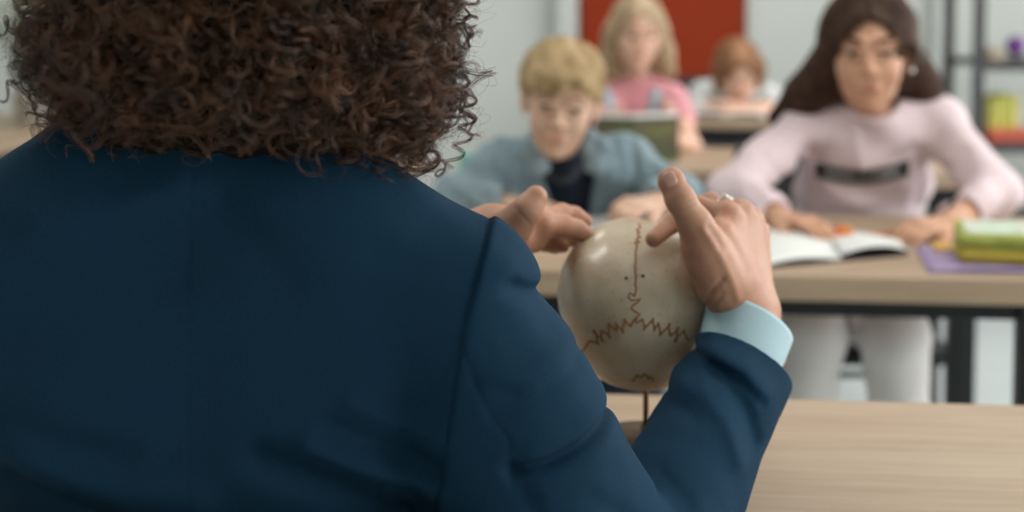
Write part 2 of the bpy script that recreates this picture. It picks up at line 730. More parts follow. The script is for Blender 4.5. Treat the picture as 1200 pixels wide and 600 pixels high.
M['brow_light'] = plain('light_brow_hair', (150, 116, 82), .8, .1, bump=0)
M['silver'] = plain('silver', (215, 215, 212), .2, .5, 1.0, bump=0)


def eye_mat():
    m = Mat('eye', (196, 184, 176), .2, .5)
    sx = m.N.new('ShaderNodeTexCoord')
    sp = m.N.new('ShaderNodeSeparateXYZ')
    m.L.new(sx.outputs['Object'], sp.inputs[0])
    m.last = None
    m.mix(m.ramp(sp.outputs['Y'], .0080, .0086), (74, 56, 44))
    m.mix(m.ramp(sp.outputs['Y'], .0108, .0110), (10, 8, 8))
    return m.m


M['eye'] = eye_mat()

# ------------------------------------------------------------------ the room
YB, XL, XR, YF, ZC = 6.35, -2.55, 3.3, -1.6, 2.75


def struct(name, lo, hi, mat, M4=None, bevel=0.0):
    o = box(name, lo, hi, mat, None, bevel, M4)
    o['kind'] = 'structure'
    return o


struct('floor', (XL - .1, YF - .1, -.1), (XR + .1, YB + .1, 0), M['floor'])
struct('ceiling', (XL - .1, YF - .1, ZC), (XR + .1, YB + .1, ZC + .1), M['ceiling'])
struct('wall_back', (XL, YB, 0), (XR, YB + .1, ZC), M['wall'])
struct('wall_left', (XL - .1, YF, 0), (XL, YB, ZC), M['wall'])
struct('wall_front', (XL, YF - .1, 0), (XR, YF, ZC), M['wall'])
# right wall with a long window opening
bm = bmesh.new()
WY0, WY1, WZ0, WZ1 = -.9, 5.6, .95, 2.45
add_box(bm, (XR, YF, 0), (XR + .12, YB, WZ0))
add_box(bm, (XR, YF, WZ1), (XR + .12, YB, ZC))
add_box(bm, (XR, YF, WZ0), (XR + .12, WY0, WZ1))
add_box(bm, (XR, WY1, WZ0), (XR + .12, YB, WZ1))
o = bm_obj('wall_right', bm, M['wall']); o['kind'] = 'structure'
bm = bmesh.new()
for z in (WZ0, WZ1 - .05):
    add_box(bm, (XR + .03, WY0, z), (XR + .09, WY1, z + .05))
for i in range(6):
    y = WY0 + (WY1 - WY0 - .05) * i / 5
    add_box(bm, (XR + .03, y, WZ0 + .05), (XR + .09, y + .05, WZ1 - .05))
o = bm_obj('window_1', bm, M['trim']); o['kind'] = 'structure'
# white pilaster and wall strips seen beside the red board
a = P(652, 100, YB - .10); b = P(677, 100, YB - .10)
struct('trim_1', (a[0], YB - .10, 0), (b[0], YB, ZC), M['trim'], bevel=.004)
a = P(1093, 100, YB - .05); b = P(1108, 100, YB - .05)
struct('trim_2', (a[0], YB - .05, 0), (b[0], YB, ZC), M['trim'], bevel=.004)
struct('baseboard_back', (XL, YB - .015, 0), (XR, YB, .09), M['trim'])

# ------------------------------------------------------------------ desks
YAW = math.radians(-5.5)


def desk(x0, x1, y0, depth, label, group, z=.75, th=.028, yaw=YAW, mod=False, rail=.045, name='desk', legin=.03, leg=.035):
    """x0..x1 measured along the near edge, which starts at (x0, y0)"""
    t = thing(name, (x0, y0, 0), label, 'desk', group)
    R = Matrix.Translation((x0, y0, 0)) @ Matrix.Rotation(yaw, 4, 'Z')
    t.rotation_euler = (0, 0, yaw)
    t.matrix_basis = R
    L = (x1 - x0) / math.cos(yaw)

    def part(n, bm, mat, bevel):
        o = bm_obj(n, bm, mat, None, bevel=bevel)
        o.parent = t
        return o
    bm = bmesh.new(); add_box(bm, (0, 0, z - th), (L, depth, z)); part('tabletop', bm, M['wood'], .003)
    bm = bmesh.new()
    for y in (.03, depth - .06):
        add_box(bm, (legin + leg, y, z - th - rail), (L - legin - leg, y + .03, z - th - .0005))
    for x in (legin + .005, L - legin - .03):
        add_box(bm, (x, .06, z - th - rail), (x + .025, depth - .06, z - th - .0005))
    part('frame', bm, M['black'], .001)
    for x in (legin, L - legin - leg):
        for y in (.02, depth - .02 - leg):
            bm = bmesh.new(); add_box(bm, (x, y, 0), (x + leg, y + leg, z - th - .0006)); part('leg', bm, M['black'], .002)
    if mod:
        bm = bmesh.new(); add_box(bm, (.08, depth - .045, z - .34), (L - .08, depth - .03, z - th - rail)); part('modesty_panel', bm, M['edge'], .002)
    return t


def chair(x, y, rot, label, group=None, wide=.40):
    t = thing('school_chair', (x, y, 0), label, 'chair', group)
    t.matrix_basis = Matrix.Translation((x, y, 0)) @ Matrix.Rotation(math.radians(rot), 4, 'Z')

    def put(o):
        o.parent = t; o.matrix_parent_inverse = Matrix(); return o
    w = wide / 2
    f = Sdf().u(rbox((0, 0, .44), (w, .19, .011), .010), .0)
    f.u(cap((-w + .03, .185, .432), (w - .03, .185, .432), .014), .02)
    f.off(lambda p: -.010 * np.exp(-(p[:, 0] / .12) ** 2 - ((p[:, 1] + .03) / .12) ** 2) * (p[:, 2] > .44))
    put(sdf_obj('seat', f, (-w - .03, -.23, .40), (w + .03, .23, .47), .008, M['chair']))
    f = Sdf().u(rbox((0, -.215, .70), (w - .01, .010, .13), .010), 0)
    f.ops[0] = ('u', (lambda g: (lambda p: g(np.stack([p[:, 0], p[:, 1] - .9 * p[:, 0] ** 2, p[:, 2]], 1))))(f.ops[0][1]), 0)
    put(sdf_obj('backrest', f, (-w - .03, -.25, .54), (w + .03, -.14, .86), .008, M['chair']))
    for sx in (-1, 1):
        put(tube('back_post', [(sx * (w - .03), -.16, .425), (sx * (w - .03), -.205, .47), (sx * (w - .03), -.212, .62), (sx * (w - .03), -.212, .74)], .011, M['black']))
        for sy in (-1, 1):
            put(tube('leg', [(sx * (w - .05), sy * .14, .430), (sx * (w - .035), sy * .17, .30), (sx * (w - .015), sy * .20, .0)], .0115, M['black']))
    put(tubes('frame', [[(-w + .05, -.14, .422), (-w + .05, .14, .422)], [(w - .05, -.14, .422), (w - .05, .14, .422)], [(-w + .03, -.165, .30), (w - .03, -.165, .30)]], .009, M['black']))
    return t


def near_edge(pl, pr, z=.75):
    """desk near edge through two photo points at desk height; returns origin, length scale"""
    a = PZ(*pl, z); b = PZ(*pr, z)
    return a, b


def slab_sdf(o, L, dp, zt=.7508, zb=.66):
    Rz = np.array(Matrix.Rotation(YAW, 3, 'Z'))
    c = np.array([o[0], o[1], 0]) + Rz @ np.array([L / 2, dp / 2, (zt + zb) / 2])
    return rbox(c, (L / 2 + .001, dp / 2 + .001, (zt - zb) / 2), .001, Rz)


# teacher's desk: its far edge runs from (690,460) to (1200,473)
TD = P(900, 466, 1.0)
fa = PZ(900, 466, .75)
depth = .42
d = np.array([math.cos(YAW), math.sin(YAW)]); nrm = np.array([-math.sin(YAW), math.cos(YAW)])
o0 = np.array([fa[0], fa[1]]) - nrm * depth
s = (-.62 - o0[0]) / d[0]; o0 = o0 + d * s
SLAB0 = slab_sdf(o0, 1.6, depth)
desk(o0[0], o0[0] + 1.6 * math.cos(YAW), o0[1], depth, 'oak teacher desk the skull stand rests on, nearest the viewer', None, name='teacher_desk')
# front pupils' desk
fa = PZ(900, 322, .75)
depth = .60
o0 = np.array([fa[0], fa[1]]); o0 = o0 + d * ((-.42 - o0[0]) / d[0])
SDK = (o0.copy(), depth)


SLAB1 = slab_sdf(o0, 1.50, depth)
SLAB1B = slab_sdf(o0, 1.50, depth, zt=.7595)
desk(o0[0], o0[0] + 1.50 * math.cos(YAW), o0[1], depth, 'oak double desk where the denim boy and the pink sweatshirt girl sit', None, name='pupil_desk', th=.042, rail=.03, legin=.235)
SLAB2 = slab_sdf((.06, 3.50), 1.11, .50)
SLAB3 = slab_sdf((.580, 4.755), .57, .43, zt=.752, zb=.64)
desk(.06, 1.16, 3.50, .50, 'oak desk behind the denim boy, under the green open book', None, name='pupil_desk', mod=False, th=.035)
desk(.585, 1.14, 4.76, .42, 'oak desk in the back row where the auburn haired child leans', None, name='pupil_desk', th=.03, rail=.06, legin=.012)
# left side tables seen either side of the curly hair
e0 = PZ(446, 203, .75); e1 = PZ(500, 186, .75)
ang = math.atan2(e1[1] - e0[1], e1[0] - e0[0])
LL = math.hypot(e1[0] - e0[0], e1[1] - e0[1])
t = desk(e1[0] - .75 * math.cos(ang), e1[0], e1[1] - .75 * math.sin(ang), .5, 'small oak table with a black leg beside the curly hair', None, name='side_table', yaw=ang)
e0 = PZ(0, 166, .75); e1 = PZ(66, 150, .75)
ang = math.atan2(e1[1] - e0[1], e1[0] - e0[0])
t = desk(e0[0] - .35 * math.cos(ang), e0[0] + .85 * math.cos(ang), e0[1] - .35 * math.sin(ang), .55, 'oak table under the plant at the left edge', None, name='side_table', yaw=ang, th=.04, rail=.05)

# ------------------------------------------------------------------ red board, shelf rack
bx0 = P(680, 60, YB - .04)[0]; bx1 = P(873, 60, YB - .04)[0]
t = thing('pinboard', (bx0, YB - .04, .70), 'rust red felt pinboard on the back wall', 'board')
mred = fabric('rust_felt', (150, 56, 30), (138, 48, 26), 260, .95, .2, .4, 12)
box('felt_panel', (bx0, YB - .035, .70), (bx1, YB - .001, 2.1), mred, t, .002)
bm = bmesh.new()
for lo, hi in (((bx0 - .006, YB - .04, .69), (bx0 + .006, YB, 2.11)), ((bx1 - .006, YB - .04, .69), (bx1 + .006, YB, 2.11)), ((bx0, YB - .04, .69), (bx1, YB, .70)), ((bx0, YB - .04, 2.1), (bx1, YB, 2.11))):
    add_box(bm, lo, hi)
bm_obj('frame', bm, plain('dark_red_edge', (120, 44, 26), .6), t, bevel=.001)

ry = 5.2
rx0 = P(1147, 60, ry)[0]
t = thing('shelving_rack', (rx0, ry, 0), 'dark metal shelving rack at the right edge', 'shelf')
mrack = plain('dark_grey_metal', (62, 62, 64), .5, .4)
for x in (rx0, rx0 + .95):
    for y in (ry, ry + .36):
        box('post', (x - .018, y - .018, 0), (x + .018, y + .018, 2.1), mrack, t, .002)
shz = []
for py in (-30, 72, 168, 262):
    z = P(1170, py, ry)[2]
    shz.append(z)
    bm = bmesh.new(); add_box(bm, (rx0 - .015, ry - .015, z - .012), (rx0 + .965, ry + .375, z))
    for yy in (ry - .016, ry + .366):
        add_box(bm, (rx0 - .015, yy, z - .035), (rx0 + .965, yy + .01, z - .0125))
    bm_obj('shelf', bm, mrack, t, bevel=.001)


def book_box(name, x, y, z, w, dp, h, col, label, cat='book', group=None, col2=None):
    t = thing(name, (x, y, z), label, cat, group)
    mc = plain(name + '_cover', col, .5, .3, col2=col2, scale=25, amount=.6)
    pg = plain('paper_block', (226, 222, 208), .8, .2)
    bm = bmesh.new()
    add_box(bm, (x, y, z), (x + .003, y + dp, z + h)); add_box(bm, (x + w - .003, y, z), (x + w, y + dp, z + h)); add_box(bm, (x + .003, y, z), (x + w - .003, y + .003, z + h))
    bm_obj('cover', bm, mc, t, bevel=.0008)
    box('pages', (x + .0035, y + .0035, z + .004), (x + w - .0035, y + dp - .006, z + h - .004), pg, t, .0005)
    return t


zb = shz[2] + .0012
x = P(1166, 100, ry)[0]
for i, (w, h, c, l) in enumerate(((.022, .14, (196, 190, 96), 'yellow green book, leftmost standing on the lower rack shelf'),
                                  (.026, .15, (206, 200, 110), 'pale yellow book second along the lower rack shelf'),
                                  (.024, .155, (190, 192, 84), 'lime yellow book third along the lower rack shelf'),
                                  (.03, .15, (204, 196, 120), 'cream yellow book at the right end of the lower rack shelf'))):
    book_box('book', x, ry + .05, zb + .0485, w, .15, h - .03, c, l, group='yellow books on the lower rack shelf')
    x += w + .003
x0 = P(1163, 100, ry)[0]
t = thing('storage_box', (x0, ry + .02, zb), 'low coral red box under the yellow books on the rack', 'box')
mb = plain('coral_box', (190, 92, 74), .6)
box('tray', (x0, ry + .02, zb), (x0 + .15, ry + .24, zb + .034), mb, t, .003)
box('lid', (x0 - .002, ry + .018, zb + .034), (x0 + .152, ry + .242, zb + .048), plain('coral_lid', (204, 104, 84), .6), t, .003)
x0 = P(1166, 60, ry)[0]; zb = shz[1] + .0012
t = thing('storage_box', (x0, ry + .05, zb), 'small beige box on the upper rack shelf', 'box')
box('tray', (x0, ry + .05, zb), (x0 + .05, ry + .14, zb + .035), plain('beige_box', (186, 172, 148), .7), t, .003)
box('lid', (x0 - .001, ry + .049, zb + .035), (x0 + .051, ry + .141, zb + .045), plain('beige_lid', (196, 182, 158), .7), t, .002)
a = P(1190, 55, ry + .05)
t = thing('toy_globe', (a[0], a[1], zb), 'small purple and pink ball shaped ornament on the upper rack shelf', 'ornament')
lathe('foot', [(.022, 0), (.020, .004), (.008, .010), (.006, .018)], M['black'], t, 20, (a[0], a[1], zb))
lathe('ball', [(.002, .018), (.018, .021), (.031, .035), (.036, .054), (.031, .073), (.018, .087), (.002, .090)], mottled('purple', (78, 52, 130), (170, 70, 110), 22, .4), t, 24, (a[0], a[1], zb))

# ------------------------------------------------------------------ potted plant, bottle
pz = PZ(30, 150, .75)
cx, cy = pz[0] - .02, pz[1] + .12
t = thing('potted_plant', (cx, cy, .75), 'plant with long drooping grey green leaves at the left edge', 'plant')
lathe('pot', [(.05, 0), (.062, .10), (.066, .10), (.066, .115), (.058, .115), (.056, .095), (.002, .09)], plain('white_pot', (206, 206, 200), .4), t, 28, (cx, cy, .75))
mleaf = mottled('leaf', (150, 158, 140), (120, 134, 112), 20, .45, .4, .6)
for i in range(18):
    a = i * 2.4 + .3
    ln = random.uniform(.24, .36); up = random.uniform(.28, .46)
    q = []
    for k in range(9):
        s_ = k / 8
        r_ = ln * s_ ** .8 * .8
        z_ = .84 + up * math.sin(min(1, s_ * 1.25) * 1.75) * (1 - .35 * s_)
        q.append((cx + r_ * math.cos(a), cy + r_ * math.sin(a), z_))
    V, Fc = [], []
    for k in range(9):
        w = .016 * math.sin(math.pi * min(.97, .12 + .85 * k / 8))
        sx, sy = -math.sin(a), math.cos(a)
        x, y, z = q[k]
        V += [(x - sx * w, y - sy * w, z + .004), (x, y, z - .003), (x + sx * w, y + sy * w, z + .004), (x, y, z - .0045)]
    for k in range(8):
        for m in range(4):
            Fc.append((k * 4 + m, k * 4 + (m + 1) % 4, k * 4 + 4 + (m + 1) % 4, k * 4 + 4 + m))
    raw_mesh('leaf', V, Fc, mleaf, t)

a = PZ(547, 249, .75); a[1] -= .02
t = thing('drink_bottle', (a[0], a[1] + .02, .75), 'small mint green bottle behind the denim boy', 'bottle')
mg = plain('mint_plastic', (112, 190, 164), .35, .4)
lathe('body', [(.020, 0), (.023, .003), (.023, .080), (.016, .096), (.011, .100)], mg, t, 24, (a[0], a[1] + .02, .75))
lathe('cap', [(.014, .100), (.014, .118), (.011, .121)], plain('mint_cap', (120, 206, 178), .4), t, 20, (a[0], a[1] + .02, .75))

# ------------------------------------------------------------------ lights
def area(name, loc, rot, sx, sy, power, col):
    l = bpy.data.lights.new(name, 'AREA')
    l.shape = 'RECTANGLE'; l.size = sx; l.size_y = sy; l.energy = power; l.color = col
    o = bpy.data.objects.new(name, l); o.location = loc; o.rotation_euler = rot
    COL.objects.link(o)
    return o


area('window_daylight', (XR + .14, (WY0 + WY1) / 2, (WZ0 + WZ1) / 2), (0, math.radians(90), 0), WZ1 - WZ0, WY1 - WY0, 165, (1.0, .99, .965))
mlamp = bpy.data.materials.new('lamp_diffuser'); mlamp.use_nodes = True
bb = mlamp.node_tree.nodes['Principled BSDF']; bb.inputs['Base Color'].default_value = (.8, .8, .8, 1)
bb.inputs['Emission Color'].default_value = (1, .97, .92, 1); bb.inputs['Emission Strength'].default_value = 1.0
for i, (x, y) in enumerate(((-.9, 1.9), (1.2, 1.9), (-.9, 4.4), (1.2, 4.4))):
    area('ceiling_light', (x, y, ZC - .075), (0, 0, 0), .9, .5, 15, (1, .965, .92))
w = bpy.data.worlds.new('sky'); SC.world = w; w.use_nodes = True
w.node_tree.nodes['Background'].inputs['Color'].default_value = (.75, .87, 1, 1)
w.node_tree.nodes['Background'].inputs['Strength'].default_value = .6

# ------------------------------------------------------------------ camera
cam = bpy.data.cameras.new('camera'); co = bpy.data.objects.new('camera', cam); COL.objects.link(co)
co.location = (0, 0, CAMZ); co.rotation_euler = (math.pi / 2 - PITCH, 0, 0)
cam.sensor_width = 36; cam.lens = 36 * FPX / 1200; cam.shift_y = -SHIFT / 1200
cam.clip_start = .05
cam.dof.use_dof = True; cam.dof.focus_distance = 1.10; cam.dof.aperture_fstop = 3.4
SC.camera = co
SC.view_settings.view_transform = 'Standard'
SC.view_settings.look = 'None'
SC.view_settings.exposure = 0.0
SC.view_settings.gamma = 1.0
SC.view_settings.use_curve_mapping = False
SC.cycles.use_denoising = True
SC.cycles.max_bounces = 8
M['suit'].node_tree.nodes['Principled BSDF'].inputs['Specular IOR Level'].default_value = .1
# ------------------------------------------------------------------ the teacher, seen from behind
man = thing('person', (-.23, 1.10, 0), 'person with curly brown hair in a navy suit, back turned, hands at the skull', 'person')
NB = np.array([-.235, 1.07, 1.08])
SH_R = P(530, 352, 1.045); EL_R = P(735, 672, 1.10); WR_R = P(876, 392, 1.29)
SH_L = np.array([-.42, 1.06, .985]); EL_L = np.array([-.33, 1.27, .84]); WR_L = P(560, 278, 1.335)

# jacket: torso, shoulders and both sleeves in one cloth surface
J = Sdf()
J.u(ell((-.235, 1.115, .88), (.195, .125, .30)), 0)
J.u(ell((-.235, 1.11, .62), (.185, .125, .22)), .05)
J.u(cap((-.235, 1.075, 1.070), (-.035, 1.045, .990), .052, .055), .03)
J.u(cap((-.285, 1.075, 1.072), (-.44, 1.045, .975), .055, .056), .03)
J.u(ell((-.14, 1.04, .96), (.095, .055, .13)), .05)
J.u(ell((-.33, 1.04, .96), (.095, .055, .13)), .05)
J.u(ell((-.235, 1.07, 1.06), (.075, .060, .055)), .03)
J.u(cap(SH_R, P(585, 480, 1.05), .058, .064), .02)
J.u(cap(P(585, 480, 1.05), EL_R, .064, .060), .02)
J.u(cap(P(560, 420, 1.06), P(600, 640, 1.07), .05, .055), .04)
J.u(cap(P(600, 480, 1.04), P(650, 620, 1.06), .060, .062), .03)
AX_E = P(867, 431, 1.275)
axr0 = (AX_E - EL_R) / np.linalg.norm(AX_E - EL_R)
J.u(cap(EL_R + np.array([.012, .01, 0]), AX_E + axr0 * .03, .061, .0455), .006)
J.u(cap(SH_L, EL_L, .060, .056), .025)
LE = EL_L + (WR_L - EL_L) * .86
J.u(cap(EL_L, LE, .056, .043), .02)
# open sleeve ends
axr = (AX_E - EL_R) / np.linalg.norm(AX_E - EL_R)
ENDP = P(868, 424, 1.275)
endn = np.array([.46, .50, .68]); endn /= np.linalg.norm(endn)
al = (WR_L - EL_L) / np.linalg.norm(WR_L - EL_L)
# neck opening
J.cut(ell((-.225, 1.125, 1.150), (.058, .058, .050)), .006)

SEAM = [P(x, y, .99)[[0, 2]].astype(F32) for x, y in ((583, 252), (574, 266), (560, 315), (546, 365), (536, 420), (527, 480), (518, 540), (507, 620), (500, 700))]


def seam_side(p):
    z = p[:, 2]
    zs = np.array([s[1] for s in SEAM])[::-1]; xs = np.array([s[0] for s in SEAM])[::-1]
    sx = np.interp(z, zs, xs)
    return (p[:, 0] - sx)


def sleeve_puff(p):
    s = seam_side(p)
    m = (p[:, 1] < 1.10) & (p[:, 2] > .74)
    out = np.zeros(len(p), F32)
    q = s[m]
    out[m] = 0.0045 * (1 / (1 + np.exp(-np.clip((q - .002) / .0012, -30, 30)))) * np.exp(-np.maximum(q, 0) / .03) - .0014 * np.exp(-(q / .0016) ** 2)
    return out


J.off(sleeve_puff)
YA = 1.0
for pxs, Y, amp, w in (
    # sleeve
    (((650, 368), (618, 350), (600, 338)), 1.0, -.0060, .0065),
    (((640, 330), (612, 322), (598, 318)), 1.0, .0018, .010),
    
    
    (((720, 492), (680, 508), (640, 522), (600, 528)), 1.02, -.0085, .0055),
    (((700, 476), (670, 492), (625, 504)), 1.02, .0042, .009),
    (((712, 522), (680, 540), (640, 552)), 1.02, .005, .010),
    (((672, 424), (630, 446), (585, 458)), 1.02, -.0030, .008),
    (((660, 408), (620, 425), (575, 430)), 1.02, .0025, .010),
    (((543, 402), (558, 440), (575, 475), (596, 500), (600, 560)), 1.0, -.0013, .0022),
    (((600, 520), (615, 560), (640, 605)), 1.02, -.003, .006),
    (((560, 440), (600, 450)), 1.0, -.002, .006),
    (((690, 560), (720, 590), (745, 620)), 1.04, -.002, .008),
    # forearm
    (((783, 462), (805, 448), (835, 446), (862, 462), (880, 492), (890, 530)), 1.16, -.0060, .008),
    (((790, 440), (815, 428), (845, 428), (880, 445), (900, 470)), 1.18, .005, .010),
    (((770, 480), (800, 468), (830, 474), (855, 500), (868, 540)), 1.15, .0035, .008),
    (((845, 446), (870, 452), (898, 480)), 1.18, -.003, .005),
    (((760, 506), (790, 492), (815, 496)), 1.15, -.0025, .006),
    (((750, 575), (775, 560), (800, 580)), 1.12, -.003, .008),
    (((735, 590), (755, 600), (775, 625)), 1.12, -.003, .007),
    # back
    (((300, 545), (380, 585), (460, 640)), .97, -.0090, .012),
    (((360, 530), (440, 572), (500, 600)), .97, .008, .010),
    (((385, 510), (450, 545), (505, 565)), .97, -.0045, .008),
    (((410, 480), (470, 515), (512, 528)), .97, .004, .008),
    (((0, 540), (60, 568), (130, 590), (220, 602)), .97, .0060, .016),
    (((0, 575), (60, 600), (120, 622)), .97, -.005, .010),
    (((-20, 500), (60, 530), (130, 545)), .97, -.004, .014),
    (((533, 429), (500, 470), (467, 517), (440, 580), (430, 640)), .97, -.0007, .0018),
    (((40, 260), (120, 250), (190, 225)), .98, .004, .014),
    (((30, 330), (100, 345), (200, 340)), .97, -.003, .014),
    (((250, 250), (300, 300), (330, 330)), .97, -.004, .016),
    (((440, 300), (500, 320), (545, 330)), .98, -.0012, .010),
    (((210, 200), (212, 400), (214, 620)), .97, -.0005, .0016),
):
    J.off(fold(pxs, Y, amp, w, ymax=1.30))
J.off(wave3([14, 20, 25, 30, 38, 45], .0045, 3))
J.off(wave3([60, 80, 95], .0006, 5))
J.cut(lambda p: np.maximum(-half(ENDP, endn)(p), np.linalg.norm(p - ENDP.astype(F32), axis=1) - .13), .002)
J.cut(cap(AX_E - axr * .012, AX_E + axr * .10, .0410, .0410), .002)
J.cut(lambda p: np.maximum(-half(LE + al * .01, al)(p), cap(LE, LE + al * .1, .07)(p)), .003)
J.cut(cap(LE - al * .04, LE + al * .1, .036), .002)
J.cut(SLAB0, .002)
sdf_obj('suit_jacket', J, (-.56, .90, .50), (.30, 1.42, 1.16), .0026, M['suit'], man, 3)

# collar standing around the nape, mostly under the curls
Cc = Sdf()


def collar(p):
    q = (p - np.array([-.225, 1.095, 1.105], F32)) / np.array([1, 1.0, 1], F32)
    r = np.sqrt(q[:, 0] ** 2 + (q[:, 1]) ** 2)
    rr = .072 - .35 * q[:, 2]
    d = np.abs(r - rr) - .0035
    return np.maximum(np.maximum(d * .9, np.abs(q[:, 2]) - .024), q[:, 1] - .05)


Cc.u(collar, 0)
sdf_obj('collar', Cc, (-.33, .98, 1.07), (-.12, 1.2, 1.14), .0025, M['suit'], man)
sc_ = Sdf().u(lambda p: np.maximum(np.abs(np.sqrt((p[:, 0] + .225) ** 2 + (p[:, 1] - 1.097) ** 2) - .0575) - .002, np.abs(p[:, 2] - 1.115) - .026), 0)
sdf_obj('shirt_collar', sc_, (-.30, 1.02, 1.08), (-.15, 1.17, 1.15), .0025, M['shirt'], man)

# shirt cuffs
cn = endn; cax = endn
ref = np.cross(endn, [0, 1.0, 0]); ref /= np.linalg.norm(ref); ref2 = np.cross(endn, ref)
C0 = AX_E - axr * .022; C1 = P(879, 378, 1.300)
rows = []
NS = 64
for t_, r_ in ((0, .0365), (.35, .0385), (.7, .0405), (.94, .0418), (1.0, .0420), (1.0, .0402), (.94, .0398), (.5, .0378), (0, .0365)):
    c_ = C0 + (C1 - C0) * t_
    for k in range(NS):
        a_ = 2 * math.pi * k / NS
        rr = r_ * (1 + .010 * math.sin(3 * a_ + 1) + .06 * t_ * math.exp(-((a_ - 6.0) / .35) ** 2))
        rows.append(c_ + rr * (math.cos(a_) * ref + math.sin(a_) * ref2))
Fc_ = []
for j in range(8):
    for k in range(NS):
        Fc_.append((j * NS + k, j * NS + (k + 1) % NS, (j + 1) * NS + (k + 1) % NS, (j + 1) * NS + k))
raw_mesh('shirt_cuff', rows, Fc_, M['shirt'], man)
CU2 = Sdf().u(cap(LE - al * .01, LE + al * .045, .037), 0).keep(half(LE + al * .03, al), .001).cut(cap(LE - al * .03, LE + al * .1, .0345), .001)
sdf_obj('shirt_cuff', CU2, LE - .07, LE + .07, .003, M['shirt'], man)

# body: head, neck, torso, arms and both hands, one surface
HC = np.array([-.190, 1.090, 1.195]); HR = rotm(-32, 8, 4, base=0)
Bd = Sdf()
head_sdf(Bd, HC, HR, 1.03, male=True, neck=False)
Bd.u(ell(P(430, 184, 1.075), (.020, .028, .032)), .015)
Bd.u(cap((-.225, 1.115, 1.02), (-.21, 1.105, 1.16), .054, .05), .02)
Bd.u(ell((-.235, 1.115, .86), (.165, .095, .26)), .03)
Bd.u(cap(SH_L, (-.10, 1.06, .99), .035), .03)
Bd.u(cap(SH_R, EL_R, .040, .038), .02)
Bd.u(cap(EL_R, WR_R, .038, .026), .01)
Bd.u(cap(SH_L, EL_L, .040, .038), .02)
Bd.u(cap(EL_L, WR_L, .038, .025), .01)

# right hand
W0 = P(874, 372, 1.30)
Rh = [
    (P(852, 252, 1.325), P(818, 243, 1.345), P(790, 260, 1.330), P(766, 280, 1.312)),
    (P(868, 250, 1.350), P(832, 238, 1.400), P(806, 243, 1.42), P(788, 257, 1.425)),
    (P(880, 258, 1.372), P(850, 242, 1.425), P(826, 250, 1.45), P(808, 266, 1.455)),
    (P(888, 272, 1.392), P(866, 262, 1.44), P(848, 270, 1.46), P(834, 284, 1.465)),
]
Hn = Sdf()
Hn.u(cap(P(882, 420, 1.275), P(874, 368, 1.298), .0265, .0255), 0)
Hn.u(cap(P(892, 420, 1.285), P(886, 368, 1.31), .0215, .021), .01)
for i, pts in enumerate(Rh):
    b = [P(858, 355, 1.292), P(866, 355, 1.302), P(876, 357, 1.312), P(884, 360, 1.322)][i]
    Hn.u(cap(b, pts[0], .0165, .0128 if i < 3 else .0118), .020)
for i, pts in enumerate(Rh):
    r = [(.0112, .0098, .0090, .0078), (.0110, .0098, .0088, .0078), (.0105, .0092, .0085, .0074), (.0095, .0082, .0076, .0066)][i]
    Hn.chain(pts, r, .0065)
Hn.u(cap(P(845, 330, 1.283), P(826, 288, 1.272), .0245, .0185), .014)
Hn.u(cap(P(862, 330, 1.300), P(842, 275, 1.300), .020, .015), .014)
Hn.u(cap(P(828, 300, 1.273), P(815, 262, 1.268), .0190, .0148), .012)
Hn.chain([P(815, 264, 1.268), P(797, 233, 1.264), P(786, 212, 1.270)], (.0150, .0128, .0108), .006)
Hn.u(ell(P(787, 212, 1.268), (.0118, .0105, .0125)), .004)
# tendon from the thumb, wrist crease, knuckle creases
Hn.off(fold(((820, 262), (838, 290), (852, 318), (862, 345)), 1.28, .0016, .004, ymax=1.31))
Hn.off(fold(((828, 350), (832, 335), (842, 322)), 1.28, -.0022, .0028, ymax=1.31))
Hn.off(fold(((834, 356), (842, 338)), 1.28, -.0012, .002, ymax=1.31))
Hn.off(fold(((788, 240), (800, 238), (812, 233)), 1.26, -.0009, .0012, ymax=1.30))
Hn.off(fold(((787, 235), (800, 232), (810, 228)), 1.26, -.0008, .0011, ymax=1.30))
Hn.off(fold(((790, 246), (803, 244), (814, 240)), 1.26, -.0006, .0011, ymax=1.30))
Hn.off(fold(((826, 262), (832, 270), (840, 284)), 1.28, -.0012, .003, ymax=1.31))
Bd.u(Hn, .006)

# left hand, palm towards the skull, thumb up
Lh = [
    (P(634, 263, 1.345), P(660, 264, 1.362), P(676, 269, 1.368), P(687, 275, 1.368)),
    (P(630, 256, 1.368), P(658, 250, 1.395), P(673, 253, 1.402), P(685, 259, 1.404)),
    (P(626, 268, 1.388), P(648, 272, 1.412), P(660, 276, 1.416), P(670, 281, 1.412)),
    (P(620, 280, 1.396), P(638, 285, 1.412), P(650, 288, 1.412), P(660, 289, 1.404)),
]
Ln = Sdf()
Ln.u(cap(WR_L, P(576, 268, 1.340), .026, .024), 0)
for i, pts in enumerate(Lh):
    b = [P(588, 268, 1.34), P(586, 266, 1.355), P(586, 272, 1.365), P(586, 280, 1.372)][i]
    Ln.u(cap(b, pts[0], .0165, .0122), .012)
    r = [(.0118, .0102, .0094, .0082), (.0105, .0095, .0088, .0078), (.0098, .0088, .0082, .0072), (.0088, .0078, .0072, .0063)][i]
    Ln.chain(pts, r, .0045)
Ln.u(cap(P(586, 274, 1.325), P(604, 262, 1.308), .021, .0165), .012)
Ln.chain([P(602, 264, 1.308), P(617, 247, 1.302), P(628, 231, 1.306)], (.0160, .0130, .0108), .008)
Ln.u(cap(P(606, 284, 1.33), P(626, 284, 1.35), .014, .010), .014)
Ln.off(fold(((604, 242), (612, 250), (620, 260)), 1.30, -.0008, .0013, ymax=1.33))
Bd.u(Ln, .006)
# two resolutions of the same surface, joined at the covered forearms


